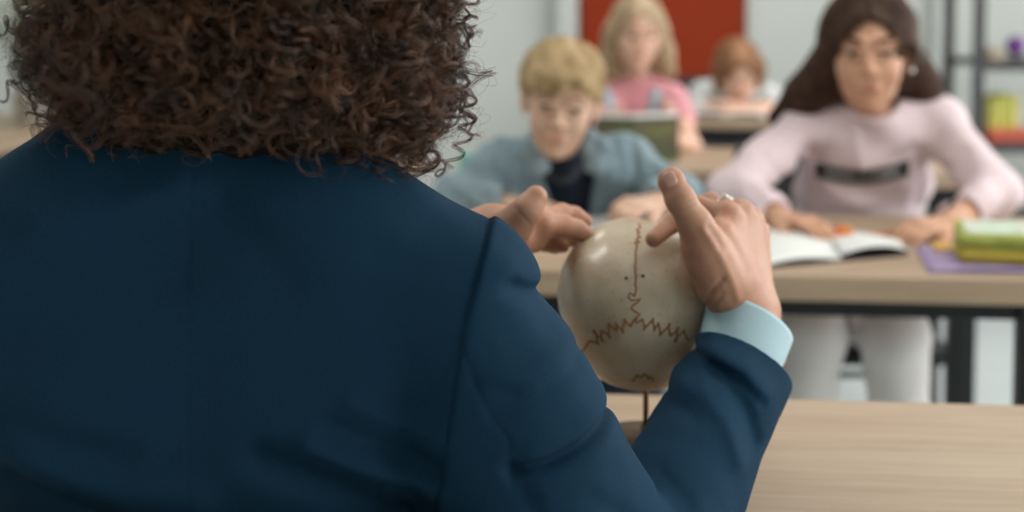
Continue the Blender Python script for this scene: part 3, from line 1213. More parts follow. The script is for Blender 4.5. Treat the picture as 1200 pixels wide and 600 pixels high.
def body_mesh():
    box_r = (P(745, 430, 1.24) * [1, 0, 1] + [0, 1.02, 0], P(925, 185, 1.40) * [1, 0, 1] + [0, 1.50, 0])
    parts = []
    full = Bd
    clip_h = Sdf().u(Bd, 0).keep(half(P(880, 405, 1.28), -cax), .001)
    parts.append(mesh_sdf(clip_h, box_r[0] - .03, box_r[1] + .03, .0018, 2))
    clip_l = Sdf().u(Bd, 0).keep(half(LE + al * .012, -al), .001)
    parts.append(mesh_sdf(clip_l, P(540, 330, 1.30) * [1, 0, 1] + [0, 1.25, 0] - [.03, 0, 0], P(720, 200, 1.40) * [1, 0, 1] + [0, 1.47, 0], .0018, 2))
    clip_b = Sdf().u(Bd, 0).keep(half(P(880, 400, 1.28), cax), .001).keep(half(LE + al * .014, al), .001)
    return parts, clip_b


parts, clip_b = body_mesh()
parts.append(mesh_sdf(clip_b, (-.56, .96, .58), (.19, 1.36, 1.37), .0042, 2))
V = []; Q = []; n = 0
for x, q in parts:
    V.append(x); Q.append(q + n); n += len(x)
body = raw_mesh('body', np.concatenate(V), np.concatenate(Q), M['skin'], man)


def nail(c, along, out, w, l, mat, parent):
    along = along / np.linalg.norm(along)
    out = out - along * (out @ along); out /= np.linalg.norm(out)
    side = np.cross(along, out)
    R = np.stack([side, along, out], 1)
    f = Sdf().u(ell(c, (w, l, w * .42), R), 0)
    f.keep(rbox(c, (w * .82, l * .86, w), .0025, R), .0015)
    sdf_obj('fingernail', f, c - .016, c + .016, .0008, mat, parent)


tp = P(785, 210, 1.270)
nail(P(785.5, 211, 1.2600), P(783, 200, 1.272) - P(793, 226, 1.266), np.array([-.15, -1, .12]), .0074, .0092, M['nail'], man)
nail(P(621, 235, 1.2985), P(628, 226, 1.306) - P(614, 248, 1.302), np.array([-.75, -.65, .35]), .0068, .0088, M['nail'], man)
# ring
rc = Rh[1][0] * .5 + Rh[1][1] * .5
rd = (Rh[1][1] - Rh[1][0]); rd /= np.linalg.norm(rd)
u_ = np.cross(rd, [0, 0, 1]); u_ /= np.linalg.norm(u_); w_ = np.cross(rd, u_)
ring = thing('ring', rc, 'thin silver ring on the raised right hand above the skull', 'ring')
tube('band', [rc + .0112 * (math.cos(a) * u_ + math.sin(a) * w_) for a in np.linspace(0, 2 * math.pi, 33)], .0011, M['silver'], ring, 8)
top = rc - w_ * .0112 if (w_[2] < 0) else rc + w_ * .0112
f = Sdf().u(ell(top + np.array([0, 0, .001]), (.0022, .0022, .0014)), 0)
sdf_obj('stone', f, top - .004, top + .005, .0005, M['silver'], ring)

# trousers and shoes down to the floor
T = Sdf()
T.u(ell((-.235, 1.12, .55), (.17, .13, .10)), 0)
for x in (-.33, -.14):
    T.chain([(x, 1.14, .52), (x - (.02 if x < -.2 else -.02), 1.54, .52), (x, 1.52, .12)], (.088, .068, .055), .03)
    T.cut(half((0, 0, .075), (0, 0, 1)), .003)
T.cut(rbox((-.235, 1.16, .415), (.28, .21, .046), .002), .004)
sdf_obj('trousers', T, (-.48, .95, .06), (.02, 1.64, .68), .010, M['trouser'], man)
for x in (-.33, -.14):
    S_ = Sdf().u(ell((x, 1.56, .05), (.048, .13, .055)), 0).u(ell((x, 1.50, .08), (.045, .06, .06)), .02).keep(lambda p: -p[:, 2] + .0, .002)
    sdf_obj('shoe', S_, (x - .07, 1.40, -.01), (x + .07, 1.72, .16), .006, M['black'], man)
ch = chair(-.235, 1.16, 0, 'black chair the navy suited person sits on', wide=.42)

# ---- hair
HM = Sdf()
HM.u(ell((-.200, 1.080, 1.232), (.138, .132, .135)), 0)
HM.u(ell((-.255, 1.06, 1.17), (.085, .085, .062)), .03)
HM.u(ell((-.135, 1.075, 1.160), (.062, .075, .055)), .03)
HM.u(cap((-.28, 1.045, 1.105), (-.17, 1.045, 1.10), .028), .02)
HM.off(wave3([60, 75, 90, 110], .006, 21))
HM.cut(ell(HC + HR @ np.array([.0, .11, -.05]), (.085, .085, .10), HR), .02)
HM.cut(ell(P(440, 178, 1.08), (.028, .06, .030)), .01)
sdf_obj('hair', HM, (-.38, .90, 1.06), (-.02, 1.26, 1.41), .004, M['brown_under'], man)


def curly(n, seed, env, rmin, rmax, per, lenr, spread, rootin=.03, zmax=1.36):
    rg = np.random.default_rng(seed)
    out = []
    sd = seeds_on(env, (-.40, .88, 1.03), (.0, 1.30, 1.43), n, .01, rg=rg)
    g = grad(env, sd, .002); g /= np.linalg.norm(g, axis=1)[:, None]
    for i in range(n):
        p0 = sd[i] - g[i] * rg.uniform(0, rootin)
        ln = rg.uniform(*lenr)
        ax = g[i] * rg.uniform(-.1, .45) + np.array([0, 0, -1]) * rg.uniform(.3, 1.0) + rg.normal(size=3) * .45
        ax /= np.linalg.norm(ax)
        a = np.cross(ax, rg.normal(size=3)); a /= np.linalg.norm(a); b = np.cross(ax, a)
        R0 = rg.uniform(rmin, rmax); pitch = R0 * rg.uniform(1.4, 3.4); turns = ln / pitch
        ph0 = rg.uniform(0, 6.28); M_ = max(14, int(turns * 13))
        hand = rg.choice([-1, 1])
        s = np.linspace(0, 1, M_)
        cen = p0 - ax * ln * .5 + ax[None] * (ln * s)[:, None] + (b * .02 * rg.uniform(-1, 1))[None] * (np.sin(s * 3.14))[:, None]
        for _ in range(per):
            R = R0 * (1 + rg.normal() * spread) * (1 - .35 * s) * np.clip(s * 6, .4, 1)
            ph = ph0 + hand * (2 * math.pi * turns * s) + rg.normal() * spread * 1.5 + .5 * np.sin(s * 6 + rg.uniform(0, 6)) * spread * 2
            path = cen + R[:, None] * (np.cos(ph)[:, None] * a + np.sin(ph)[:, None] * b) + rg.normal(size=3) * R0 * spread * .7
            out.append(path.astype(F32))
    return out


ENV = Sdf()
ENV.u(ell((-.196, 1.08, 1.230), (.160, .150, .150)), 0)
ENV.u(cap((-.275, 1.03, 1.115), (-.18, 1.03, 1.115), .026), .02)
ENV.u(ell(P(478, 112, 1.06), (.040, .05, .042)), .02)
ENV.cut(ell(P(446, 190, 1.06), (.022, .06, .022)), .01)
ENV.u(ell((-.270, 1.055, 1.165), (.085, .095, .060)), .03)
ENV.u(ell((-.130, 1.070, 1.150), (.070, .085, .062)), .03)
lock = curly(2500, 5, ENV, .006, .013, 18, (.03, .075), .12)
lock += curly(900, 6, ENV, .004, .009, 12, (.02, .05), .30)
lock = [p for p in lock if not ((p[:, 2] < 1.094) & (p[:, 0] < -.15)).any()]
vis = lock
strands('curl_locks', vis, .00014, .00006, M['brown_hair'], man)
ENV2 = Sdf().u(ENV, 0).off(lambda p: np.full(len(p), .006, F32))
fr = curly(3200, 8, ENV2, .004, .016, 1, (.02, .06), .3, .015)
strands('flyaway_curls', [p for p in fr if not ((p[:, 2] < 1.094) & (p[:, 0] < -.15)).any()], .00010, .00005, M['brown_hair'], man)
# side beard and nape curls
EB = Sdf().u(cap(P(418, 185, 1.10), P(436, 214, 1.105), .012, .008), 0)
b_ = []
rg = np.random.default_rng(3)
for i in range(420):
    p0 = P(rg.normal(430, 13), rg.uniform(150, 216), 1.045 + rg.uniform(0, .02))
    a_ = rg.uniform(0, 6.28); R0 = rg.uniform(.002, .006)
    t_ = np.linspace(0, rg.uniform(3, 8), 16)
    ax = rg.normal(size=3) * .4 + np.array([0, 0, -1]); ax /= np.linalg.norm(ax)
    u1 = np.cross(ax, rg.normal(size=3)); u1 /= np.linalg.norm(u1); v1 = np.cross(ax, u1)
    b_.append((p0 + R0 * (np.cos(t_ + a_)[:, None] * u1 + np.sin(t_ + a_)[:, None] * v1) + ax[None] * (t_ * .0016)[:, None]).astype(F32))
strands('beard', b_, .00016, .00008, M['brown_hair'], man)

# ------------------------------------------------------------------ skull on its stand
SK0 = P(744, 352, 1.385)
skb = PZ(735, 541, .75)
skull = thing('skull_model', (P(757, 545, 1.40)[0], 1.40, .75), 'ivory skull model seen from behind on a thin rod stand', 'skull')
SR = rotm(6, -8, -2, base=0)      # the skull looks away from the camera, towards the pupils
K = Sdf()
K.u(ell((0, -.005, .006), (.0665, .086, .070)), 0)
K.u(ell((-.030, -.022, .016), (.043, .055, .052)), .03)
K.u(ell((.030, -.022, .016), (.043, .055, .052)), .03)
K.u(ell((0, -.030, -.030), (.050, .054, .045)), .03)
K.u(ell((0, .045, .005), (.052, .045, .055)), .03)
K.off(lambda p: .0035 * np.exp(-((p[:, 2] + .052) / .010) ** 2 - ((p[:, 1] + .075) / .03) ** 2 - (p[:, 0] / .03) ** 2))
K.cut(half((0, 0, -.066), (0, -.10, 1)), .018)
K.cut(ell((0, .012, -.075), (.016, .019, .014)), .006)
for x in (-1, 1):
    K.u(cap((x * .066, -.006, -.044), (x * .062, .004, -.074), .0125, .008), .008)       # mastoid
    K.u(cap((x * .062, .018, -.034), (x * .064, .062, -.034), .0045, .0042), .006)      # zygomatic arch
    K.u(ell((x * .047, .074, -.036), (.017, .012, .013)), .012)                         # cheekbone
    K.cut(ell((x * .069, .042, -.010), (.016, .034, .030)), .016)                        # temple hollow
    K.cut(ell((x * .063, .042, -.045), (.009, .020, .016)), .006)
K.u(cap((-.040, .082, .002), (.040, .082, .002), .0085), .012)                          # brow
K.u(ell((0, .072, -.052), (.032, .024, .026)), .018)                                    # maxilla
K.u(ell((0, .078, -.066), (.026, .018, .012)), .008)
for x in (-1, 1):
    K.cut(ell((x * .0235, .094, -.018), (.0175, .030, .0155)), .005)                     # orbits
K.cut(ell((-.004, .100, -.043), (.0065, .016, .012)), .003)
K.cut(ell((.004, .100, -.043), (.0065, .016, .012)), .003)
K.off(wave3([90, 130, 170], .0005, 4))
CR = local(K, SK0, SR, 1.02)
mbone = Mat('aged_bone', (202, 186, 162), .36, .45)
mbone.mix(mbone.ramp(mbone.noise(22, 4), .40, .68), (178, 150, 118), .55)
mbone.mix(mbone.ramp(mbone.noise(60, 5), .50, .75), (164, 138, 100), .35)
mbone.mix(mbone.ramp(mbone.noise(9, 3), .45, .7), (204, 192, 172), .45)
mbone.mix(mbone.ramp(mbone.noise(240, 2), .66, .72), (120, 92, 62), .5)


def spot(m, c, r0, r1, col, amt):
    tc = m.N.new('ShaderNodeTexCoord')
    dn = m.N.new('ShaderNodeVectorMath'); dn.operation = 'DISTANCE'
    m.L.new(tc.outputs['Object'], dn.inputs[0]); dn.inputs[1].default_value = tuple(float(v) for v in c)
    nz = m.noise(120, 3)
    ad = m.N.new('ShaderNodeMath'); ad.operation = 'MULTIPLY_ADD'
    m.L.new(nz, ad.inputs[0]); ad.inputs[1].default_value = (r1 - r0) * 1.6; m.L.new(dn.outputs['Value'], ad.inputs[2])
    m.mix(m.ramp(ad.outputs[0], r1 + (r1 - r0) * .6, r0 + (r1 - r0) * .6), col, amt)


stain = on_surface(CR, [(682, 430), (688, 442)], t0=1.0)
spot(mbone, stain[0], .006, .017, (70, 84, 58), .8)
mbone.bump(mbone.noise(60, 4), .45, .0016)
mbone.b.inputs['Coat Weight'].default_value = .35
mbone.b.inputs['Coat Roughness'].default_value = .18
mbone.b.inputs['Subsurface Weight'].default_value = .08
sdf_obj('cranium', CR, SK0 - .135, SK0 + .145, .0024, mbone.m, skull)
# lower jaw
Jw = Sdf()
pts = [(-.052, .028, -.040), (-.050, .030, -.075), (-.040, .050, -.095), (-.020, .078, -.104), (0, .086, -.105), (.020, .078, -.104), (.040, .050, -.095), (.050, .030, -.075), (.052, .028, -.040)]
Jw.chain(pts, (.005, .008, .009, .0095, .010, .0095, .009, .008, .005), .006)
Jw.u(cap((-.018, .078, -.090), (.018, .078, -.090), .006), .008)
sdf_obj('mandible', local(Jw, SK0, SR, 1.02), SK0 - .16, SK0 + .16, .0035, mbone.m, skull)
mt = plain('tooth', (222, 214, 190), .3, .5, bump=0)
Vt, Ft = [], []
for row, (zt, yy) in enumerate(((-.0775, .090), (-.0835, .087))):
    for i in range(12):
        a = (i - 5.5) / 5.5 * 1.25
        c = np.array([math.sin(a) * .0215, yy - .022 + math.cos(a) * .0205 - .002, zt])
        bm = bmesh.new()
        bmesh.ops.create_uvsphere(bm, u_segments=10, v_segments=8, radius=1)
        for v in bm.verts:
            v.co = Vector((v.co.x * .0027, v.co.y * .0022, v.co.z * .0045))
        bmesh.ops.transform(bm, matrix=Matrix.Rotation(-a, 4, 'Z'), verts=bm.verts)
        b = len(Vt)
        Vt += [SK0 + SR @ ((np.array(v.co) + c) * 1.02) for v in bm.verts]
        Ft += [tuple(v.index + b for v in f.verts) for f in bm.faces]
        bm.free()
raw_mesh('teeth', Vt, Ft, mt, skull)


def squig(path, amp, waves, lean=.5, n=260, taper=True):
    """a meandering suture around a polyline in the picture of the skull"""
    path = np.array(path, float)
    seg = np.r_[0, np.cumsum(np.linalg.norm(np.diff(path, axis=0), axis=1))]
    t = np.linspace(0, 1, n); s = t * seg[-1]
    c = np.stack([np.interp(s, seg, path[:, 0]), np.interp(s, seg, path[:, 1])], 1)
    T = np.gradient(c, axis=0); T /= np.linalg.norm(T, axis=1)[:, None]
    Nn = np.stack([-T[:, 1], T[:, 0]], 1)
    rg = np.random.default_rng(int(path[0, 0] * 7) % 999)
    ph = 2 * math.pi * waves * t + .8 * np.sin(t * 17) + .6 * np.sin(t * 31 + 1)
    A = amp * (1 + .35 * np.sin(t * 23 + 2)) * (np.clip(np.minimum(t, 1 - t) * 9, .25, 1) if taper else 1)
    return c + Nn * (A * np.sin(ph))[:, None] + T * (A * lean * np.sin(2 * ph))[:, None]


msut = plain('suture_brown', (158, 108, 66), .6, .2, bump=0)
sutures = [
    squig([(750, 262), (748, 275), (746, 290)], 2.2, 5, .3, 120),
    squig([(746, 290), (744, 305), (745, 335), (744, 347)], .7, 3, .2, 120),
    [(744, 347), (738, 343), (736, 348), (740, 352), (748, 351), (751, 349), (748, 354), (741, 358), (740, 362), (746, 366), (750, 368), (746, 372), (745, 376)],
    squig([(745, 376), (730, 381), (715, 387), (702, 394), (690, 402)], 6.2, 5.5, .50, 300),
    squig([(745, 376), (758, 380), (772, 383), (786, 388), (800, 394), (808, 397)], 6.2, 5.5, .50, 300),
    squig([(690, 402), (684, 408), (682, 416), (685, 428), (686, 436)], 1.4, 4, .3, 120),
    squig([(740, 446), (748, 442), (757, 440), (766, 446)], 2.0, 3, .4, 80),
]
sutures[3] = squig([(745, 376), (730, 381), (715, 387), (702, 394), (690, 402)], 7.0, 6.5, .18, 300)
sutures[4] = squig([(745, 376), (758, 380), (772, 383), (786, 388), (800, 394), (808, 397)], 7.0, 6.5, .18, 300)
for i, sp in enumerate(sutures):
    X = on_surface(CR, sp, off=0.0001, t0=1.05)
    X = X[np.abs(CR(X)) < .0015]
    tube('suture', X, .0009, msut, skull, 6)
mfor = plain('foramen', (92, 54, 30), .8, .1, bump=0)
for q in ((734, 326), (753.5, 323.5)):
    X = on_surface(CR, [q], t0=1.05)[0]
    f = Sdf().u(ell(X, (.0016, .0012, .0016)), 0)
    sdf_obj('foramen', f, X - .003, X + .003, .0004, mfor, skull)

rodb = PZ(742, 548, .75)
rb = np.array([P(757, 460, 1.40)[0], 1.40, .75])
tube('rod', [rb + [0, 0, .012], rb + [0, 0, .075], [rb[0], 1.40, SK0[2] - .055]], .0028, M['rod'], skull, 12)
tubes('rod_collar', [[rb + [0, 0, .014], rb + [0, 0, .026]]], .0055, M['rod'], skull, 14)
bc = PZ(738, 546, .75)
lathe('stand_base', [(.052, 0), (.054, .003), (.053, .010), (.048, .014), (.010, .016)], M['base'], skull, 40, (rb[0] - .0, 1.40, .7506))
# ------------------------------------------------------------------ pupils
def torso_sdf(N, SL, SR_, PEL, r=.0, depth=.085, w=None):
    N, SL, SR_, PEL = map(np.asarray, (N, SL, SR_, PEL))
    w = w or np.linalg.norm(SL - SR_) / 2 - .005
    mid = (SL + SR_) / 2 + np.array([0, 0, -.02])
    up = mid - PEL; L = np.linalg.norm(up); up /= L
    X = np.array([1.0, 0, 0]); X -= up * (X @ up); X /= np.linalg.norm(X)
    Yv = np.cross(up, X)
    R = np.stack([X, Yv, up], 1)
    S = Sdf()
    S.u(ell(PEL + up * L * .72, (w + r, depth + r, L * .42 + r), R), 0)
    S.u(ell(PEL + up * L * .22, (w * .92 + r, depth * 1.02 + r, L * .40 + r), R), .05)
    S.u(cap(SL, SR_, .040 + r), .05)
    S.u(cap(N + [0, 0, .0], SL * .8 + N * .2, .030 + r, .036 + r), .03)
    S.u(cap(N + [0, 0, .0], SR_ * .8 + N * .2, .030 + r, .036 + r), .03)
    return S, R


def legs(parent, PEL, knees, ankles, mat, r=(.075, .056, .045), shoemat=None, h=.008, name='trousers'):
    T = Sdf()
    T.u(ell(np.array(PEL) + [0, 0, .0], (.135, .105, .095)), 0)
    for i, (k, a) in enumerate(zip(knees, ankles)):
        hp = np.array(PEL) + [(-.065, .065)[i] if knees[0][0] < knees[1][0] else (.065, -.065)[i], 0, 0]
        T.chain([hp, k, a], r, .03)
    T.off(wave3([25, 35, 50], .004, 6))
    T.keep(lambda p: .07 - p[:, 2], .003)
    T.cut(rbox(np.array([PEL[0], PEL[1] + .06, .415]), (.26, .235, .045), .002), .004)
    T.cut(rbox(np.array([PEL[0], PEL[1] + .30, .60]), (.26, .09, .30), .002), .004)
    pts = np.array([PEL] + list(knees) + list(ankles))
    sdf_obj(name, T, pts.min(0) - .16, pts.max(0) + .16, h, mat, parent)
    for a in ankles:
        a = np.array(a)
        S_ = Sdf().u(ell((a[0], a[1] - .05, .042), (.038, .10, .045)), 0).u(ell((a[0], a[1], .07), (.036, .045, .045)), .02).keep(lambda p: -p[:, 2], .002)
        sdf_obj('shoe', S_, (a[0] - .06, a[1] - .17, -.01), (a[0] + .06, a[1] + .07, .13), .006, shoemat or M['trim'], parent)


def arm(S, s, e, w, r, k=.02):
    S.chain([s, e, w], r, k)
    return S


def bbox(pts, m):
    pts = np.array(pts)
    return pts.min(0) - m, pts.max(0) + m


TBL = .75

# ================================================= girl in the pink sweatshirt
girl = thing('person', (.70, 3.02, 0), 'girl with long dark brown hair and pale pink sweatshirt with a black chest label', 'person')
gH = P(1018, 58, 2.80); gR = rotm(-13, 3, 1)
gs = 1.03
gN = P(1016, 136, 2.895); gS0 = P(943, 146, 2.90); gS1 = P(1098, 144, 2.90)
gP = np.array([.715, 3.06, .50])
gE0 = P(857, 226, 2.76); gW0 = P(912, 256, 2.62)
gE1 = P(1168, 228, 2.72); gW1 = P(1112, 262, 2.58)
B = Sdf(); head_sdf(B, gH, gR, gs, nose=1.0)
B.u(cap(gH + gR @ np.array([0, -.02, -.07]), gN, .039, .042), .02)
ts, tR = torso_sdf(gN, gS0, gS1, gP, -.012)
B.u(ts, .02)
arm(B, gS0, gE0, gW0, (.036, .031, .022)); arm(B, gS1, gE1, gW1, (.036, .031, .022))
gh0 = hand_sdf(B, gW0, P(985, 268, 2.50) - gW0, (0.1, -.25, 1), (-.1, -1, 0), .80, .42, .10)
gh1 = hand_sdf(B, gW1, P(1045, 272, 2.50) - gW1, (0.1, -.2, 1), (.2, -1, 0), .80, .5, .12)
lo, hi = bbox([gH, gN, gP + [0, 0, .1], gE0, gE1, gW0, gW1, gh0[1][-1], gh1[1][-1]], .12)
B.cut(SLAB1, .001); B.keep(lambda p: .475 - p[:, 2], .002)
sdf_obj('body', B, lo, hi, .0034, M['skin_girl'], girl)
face_parts(girl, gH, gR, gs, M, look=(3, 2), brow=1.35, lipcol=plain('rose_lip', (172, 98, 92), .4, .4, bump=0))
gNg = gN - np.array([0, 0, .024])
G, _ = torso_sdf(gNg, gS0, gS1, gP, .010)
arm(G, gS0, gE0 + [0, .0, .004], gW0 + [0, 0, .004], (.047, .044, .034), .03)
arm(G, gS1, gE1 + [0, .0, .004], gW1 + [0, 0, .004], (.047, .044, .034), .03)
G.u(cap(gS0, gNg, .043, .036), .02); G.u(cap(gS1, gNg, .043, .036), .02)
for w_, e_ in ((gW0, gE0), (gW1, gE1)):
    a_ = (w_ - e_) / np.linalg.norm(w_ - e_)
    G.cut((lambda pt, a_: (lambda p: np.maximum(-half(pt, a_)(p), cap(pt, pt + a_ * .08, .075)(p))))(w_ - a_ * .012, a_), .004)
    G.cut(cap(w_ - a_ * .05, w_ + a_ * .05, .028), .003)
    G.off((lambda pt, a_: (lambda p: .003 * np.exp(-(((p - pt) @ a_ + .0) / .014) ** 2) * (np.linalg.norm(p - pt, axis=1) < .08)))((w_ - a_ * .03).astype(F32), a_.astype(F32)))
G.cut(cap(gN + [0, -.020, .034], gN + [0, -.04, .12], .0540, .074), .005)
G.cut(cap(gN + [0, -.020, .044], gN + [0, -.14, .050], .0500, .0500), .006)
G.keep(lambda p: (.50 - p[:, 2]), .01)
G.off(wave3([18, 25, 34], .009, 31)); G.off(wave3([50, 65], .0014, 32))
for pxs, am, w_ in ((((950, 175), (975, 200), (1008, 214)), -.006, .012), (((1070, 172), (1045, 195), (1015, 212)), -.006, .012),
                    (((1000, 150), (1008, 180), (1012, 200)), .005, .012), (((940, 180), (946, 220), (950, 250)), -.007, .012), (((1083, 180), (1085, 215), (1084, 245)), -.007, .012),
                    (((985, 222), (1015, 232), (1050, 224)), -.005, .012), (((890, 180), (905, 200), (925, 210)), -.005, .012), (((1120, 175), (1108, 195), (1092, 205)), -.006, .012),
                    (((1150, 215), (1135, 235), (1125, 245)), -.004, .010), (((865, 210), (880, 228), (890, 240)), -.004, .010)):
    G.off(fold(pxs, 2.82, am, w_))
lo, hi = bbox([gN, gS0, gS1, gE0, gE1, gW0, gW1, gP], .10)
mpink = fabric('pink_fleece', (222, 205, 208), (210, 188, 195), 420, .95, .25, .5, 9)
G.cut(SLAB1, .002)
sdf_obj('sweatshirt', G, lo, hi, .0042, mpink, girl)
Rb = np.array([gN + [math.cos(a_) * .0500, -.028 + math.sin(a_) * .0600, .012 + .018 * math.sin(a_)] for a_ in np.linspace(0, 2 * math.pi, 49)])
tube('neckband', Rb, .0065, mpink, girl, 10)
# black chest label with white lettering, lying on the cloth
NU, NV = 48, 12
us = np.linspace(0, 1, NU); vs = np.linspace(0, 1, NV)
grid = []
for v in vs:
    for u in us:
        sag = 13 * math.sin(math.pi * u) ** 1.0
        top = 190 + sag * .85 - 3 * u; bot = 208 + sag * .75 - 2 * u
        grid.append((956 + 109 * u, top + (bot - top) * v))
X = on_surface(G, grid, off=.0032, t0=2.3).reshape(NV, NU, 3)
Vv = list(X.reshape(-1, 3)) + list((X + [0, .002, 0]).reshape(-1, 3))
Ff = []
for j in range(NV - 1):
    for i in range(NU - 1):
        a_ = j * NU + i
        Ff.append((a_, a_ + 1, a_ + NU + 1, a_ + NU)); b_ = a_ + NU * NV
        Ff.append((b_, b_ + NU, b_ + NU + 1, b_ + 1))
raw_mesh('chest_label', Vv, Ff, plain('black_print', (22, 20, 22), .7, .2, bump=0), girl)
fc = bpy.data.curves.new('letters', 'FONT'); fc.body = 'LOVING US LOVING'; fc.size = 1; fc.align_x = 'CENTER'; fc.align_y = 'CENTER'; fc.extrude = 0
fo = bpy.data.objects.new('letters', fc); COL.objects.link(fo)
bpy.context.view_layer.update()
me = bpy.data.meshes.new_from_object(fo.evaluated_get(bpy.context.evaluated_depsgraph_get()))
bpy.data.objects.remove(fo)
bm = bmesh.new(); bm.from_mesh(me); bmesh.ops.triangulate(bm, faces=bm.faces[:]); bmesh.ops.subdivide_edges(bm, edges=bm.edges[:], cuts=1)
co_ = np.array([v.co[:] for v in bm.verts]); fs = [tuple(v.index for v in f.verts) for f in bm.faces]
bm.free()
w_ = np.ptp(co_[:, 0]); h_ = np.ptp(co_[:, 1])
U = (co_[:, 0] - co_[:, 0].min()) / w_ * .80 + .10; Vq = .67 - (co_[:, 1] - co_[:, 1].min()) / h_ * .34
sag = 13 * np.sin(math.pi * U)
top = 190 + sag * .85 - 3 * U; bot = 208 + sag * .75 - 2 * U
X = on_surface(G, np.stack([956 + 109 * U, top + (bot - top) * Vq], 1), off=.0044, t0=2.3)
raw_mesh('lettering', X, fs, plain('white_print', (215, 215, 215), .7, .2, bump=0), girl)
ep = gH + gR @ (np.array([-.078, .006, -.040]) * gs)
f = Sdf().u(ell(ep, (.0062, .0055, .0062)), 0)
sdf_obj('earring', f, ep - .009, ep + .009, .0009, M['silver'], girl)
legs(girl, gP, [P(953, 396, 2.66), P(1050, 396, 2.64)], [(.53, 2.70, .10), (.76, 2.70, .10)], fabric('white_denim', (228, 224, 222), (214, 208, 206), 500), (.078, .059, .052))
# hair
GH = Sdf()
hl = lambda q: gH + gR @ (np.array(q, float) * gs)
GH.u(local(ell((0, -.018, .034), (.090, .104, .092)), gH, gR, gs), 0)
sd0 = [hl((.062, .0, .02)), P(968, 85, 2.86), P(944, 112, 2.88), P(914, 139, 2.93)]
sd1 = [hl((-.058, -.03, .02)), P(1064, 76, 2.88), P(1080, 102, 2.90), P(1110, 134, 2.95)]
GH.chain(sd0, (.028, .038, .038, .020), .03)
GH.chain(sd1, (.026, .034, .034, .018), .03)
GH.u(cap(hl((0, -.07, -.02)), gN + [0, .06, -.02], .07, .07), .04)
GH.cut(local(ell((0, .100, -.022), (.0560, .078, .092)), gH, gR, gs), .008)
GH.cut(local(ell((-.068, .028, -.02), (.022, .028, .045)), gH, gR, gs), .008)
GH.cut(local(ell((0, .06, -.11), (.045, .06, .06)), gH, gR, gs), .01)
GH.off(lambda p: -.005 * np.exp(-((((p - gH.astype(F32)) @ gR.astype(F32))[:, 0] - .004) / .005) ** 2) * (p[:, 2] > gH[2] + .06))
GH.off(wave3([45, 62], .0032, 14))
lo, hi = bbox([gH, gH + [0, 0, .09], gN, sd0[-1], sd1[-1]], .12)
sdf_obj('hair', GH, lo, hi, .0045, M['dark_hair'], girl)


def hair_flow(hc, R, out=.5, back=.25, wave=0):
    hc = hc.astype(F32); R = R.astype(F32)

    def f(p):
        q = (p - hc) @ R
        t = np.zeros_like(q)
        side = np.tanh(q[:, 0] / .012)
        topw = np.clip((q[:, 2] - .02) / .08, 0, 1)
        t[:, 0] = side * (out * topw + .12)
        t[:, 1] = -back * topw + .05
        t[:, 2] = -1 + .55 * topw
        return t @ R.T
    return f


sd = seeds_on(GH, lo, hi, 5200, .008, rg=np.random.default_rng(4))
strands('hair_strands', list(trace(GH, sd, hair_flow(gH, gR), 16, .0085, .0025, .0012)), .00045, .0002, M['dark_hair'], girl)
chair(.715, 3.10, 180, 'black chair the girl in the pink sweatshirt sits on', 'black school chairs', wide=.42)

# ================================================= boy in the denim jacket
boy = thing('person', (.10, 3.04, 0), 'blond boy in a light blue denim jacket over a navy t-shirt', 'person')
bH = P(658, 117, 2.62); bR = rotm(-3, 8, -8); bs = .895
bN = P(657, 176, 2.74); bS0 = P(585, 200, 2.80); bS1 = P(733, 196, 2.80)
bP = np.array([.105, 3.06, .50])
bE0 = P(537, 236, 2.72); bW0 = P(598, 243, 2.64)
bE1 = P(798, 234, 2.72); bW1 = P(766, 240, 2.60)
B = Sdf(); head_sdf(B, bH, bR, bs)
B.u(cap(bH + bR @ np.array([0, -.02, -.07]), bN + [0, .03, 0], .038, .040), .02)
ts, _ = torso_sdf(bN + [0, .02, 0], bS0, bS1, bP, -.014, .080)
B.u(ts, .02)
arm(B, bS0, bE0, bW0, (.034, .030, .022)); arm(B, bS1, bE1, bW1, (.034, .030, .022))
bh0 = hand_sdf(B, bW0, P(650, 246, 2.56) - bW0, (0, -.45, 1), (.2, -1, .3), .80, .75, .08)
bh1 = hand_sdf(B, bW1, P(722, 243, 2.50) - bW1, (0, -.45, 1), (-.2, -1, .2), .80, .95, .06)
lo, hi = bbox([bH, bN, bP + [0, 0, .1], bE0, bE1, bW0, bW1, bh0[1][-1], bh1[1][-1]], .12)
B.cut(SLAB1B, .001); B.keep(lambda p: .475 - p[:, 2], .002)
sdf_obj('body', B, lo, hi, .0034, M['skin_boy'], boy)
MB2 = dict(M); MB2['brow'] = M['brow_light']
face_parts(boy, bH, bR, bs, MB2, look=(0, -4), lipcol=plain('pale_lip', (196, 128, 114), .5, .3, bump=0))
# t-shirt
TS, _ = torso_sdf(bN + [0, .02, 0], bS0, bS1, bP, -.004, .082)
TS.u(cap(bN + [0, .0, -.01], bN + [0, -.01, .015], .05, .046), .02)
TS.cut(cap(bN + [0, -.004, .045], bN + [0, -.02, .10], .042, .05), .005)
TS.keep(lambda p: (.52 - p[:, 2]), .01)
TS.off(wave3([30, 45], .002, 8))
lo, hi = bbox([bN, bS0, bS1, bP], .09)
mnavy = fabric('navy_jersey', (30, 40, 54), (24, 32, 46), 600)
TS.cut(SLAB1B, .002)
sdf_obj('t_shirt', TS, lo, hi, .005, mnavy, boy)
ring_ = [bN + np.array([math.cos(a_) * .0475, -.004 + math.sin(a_) * .044, .024 + .010 * math.sin(a_)]) for a_ in np.linspace(0, 2 * math.pi, 37)]
tube('neckband', ring_, .005, mnavy, boy, 8)
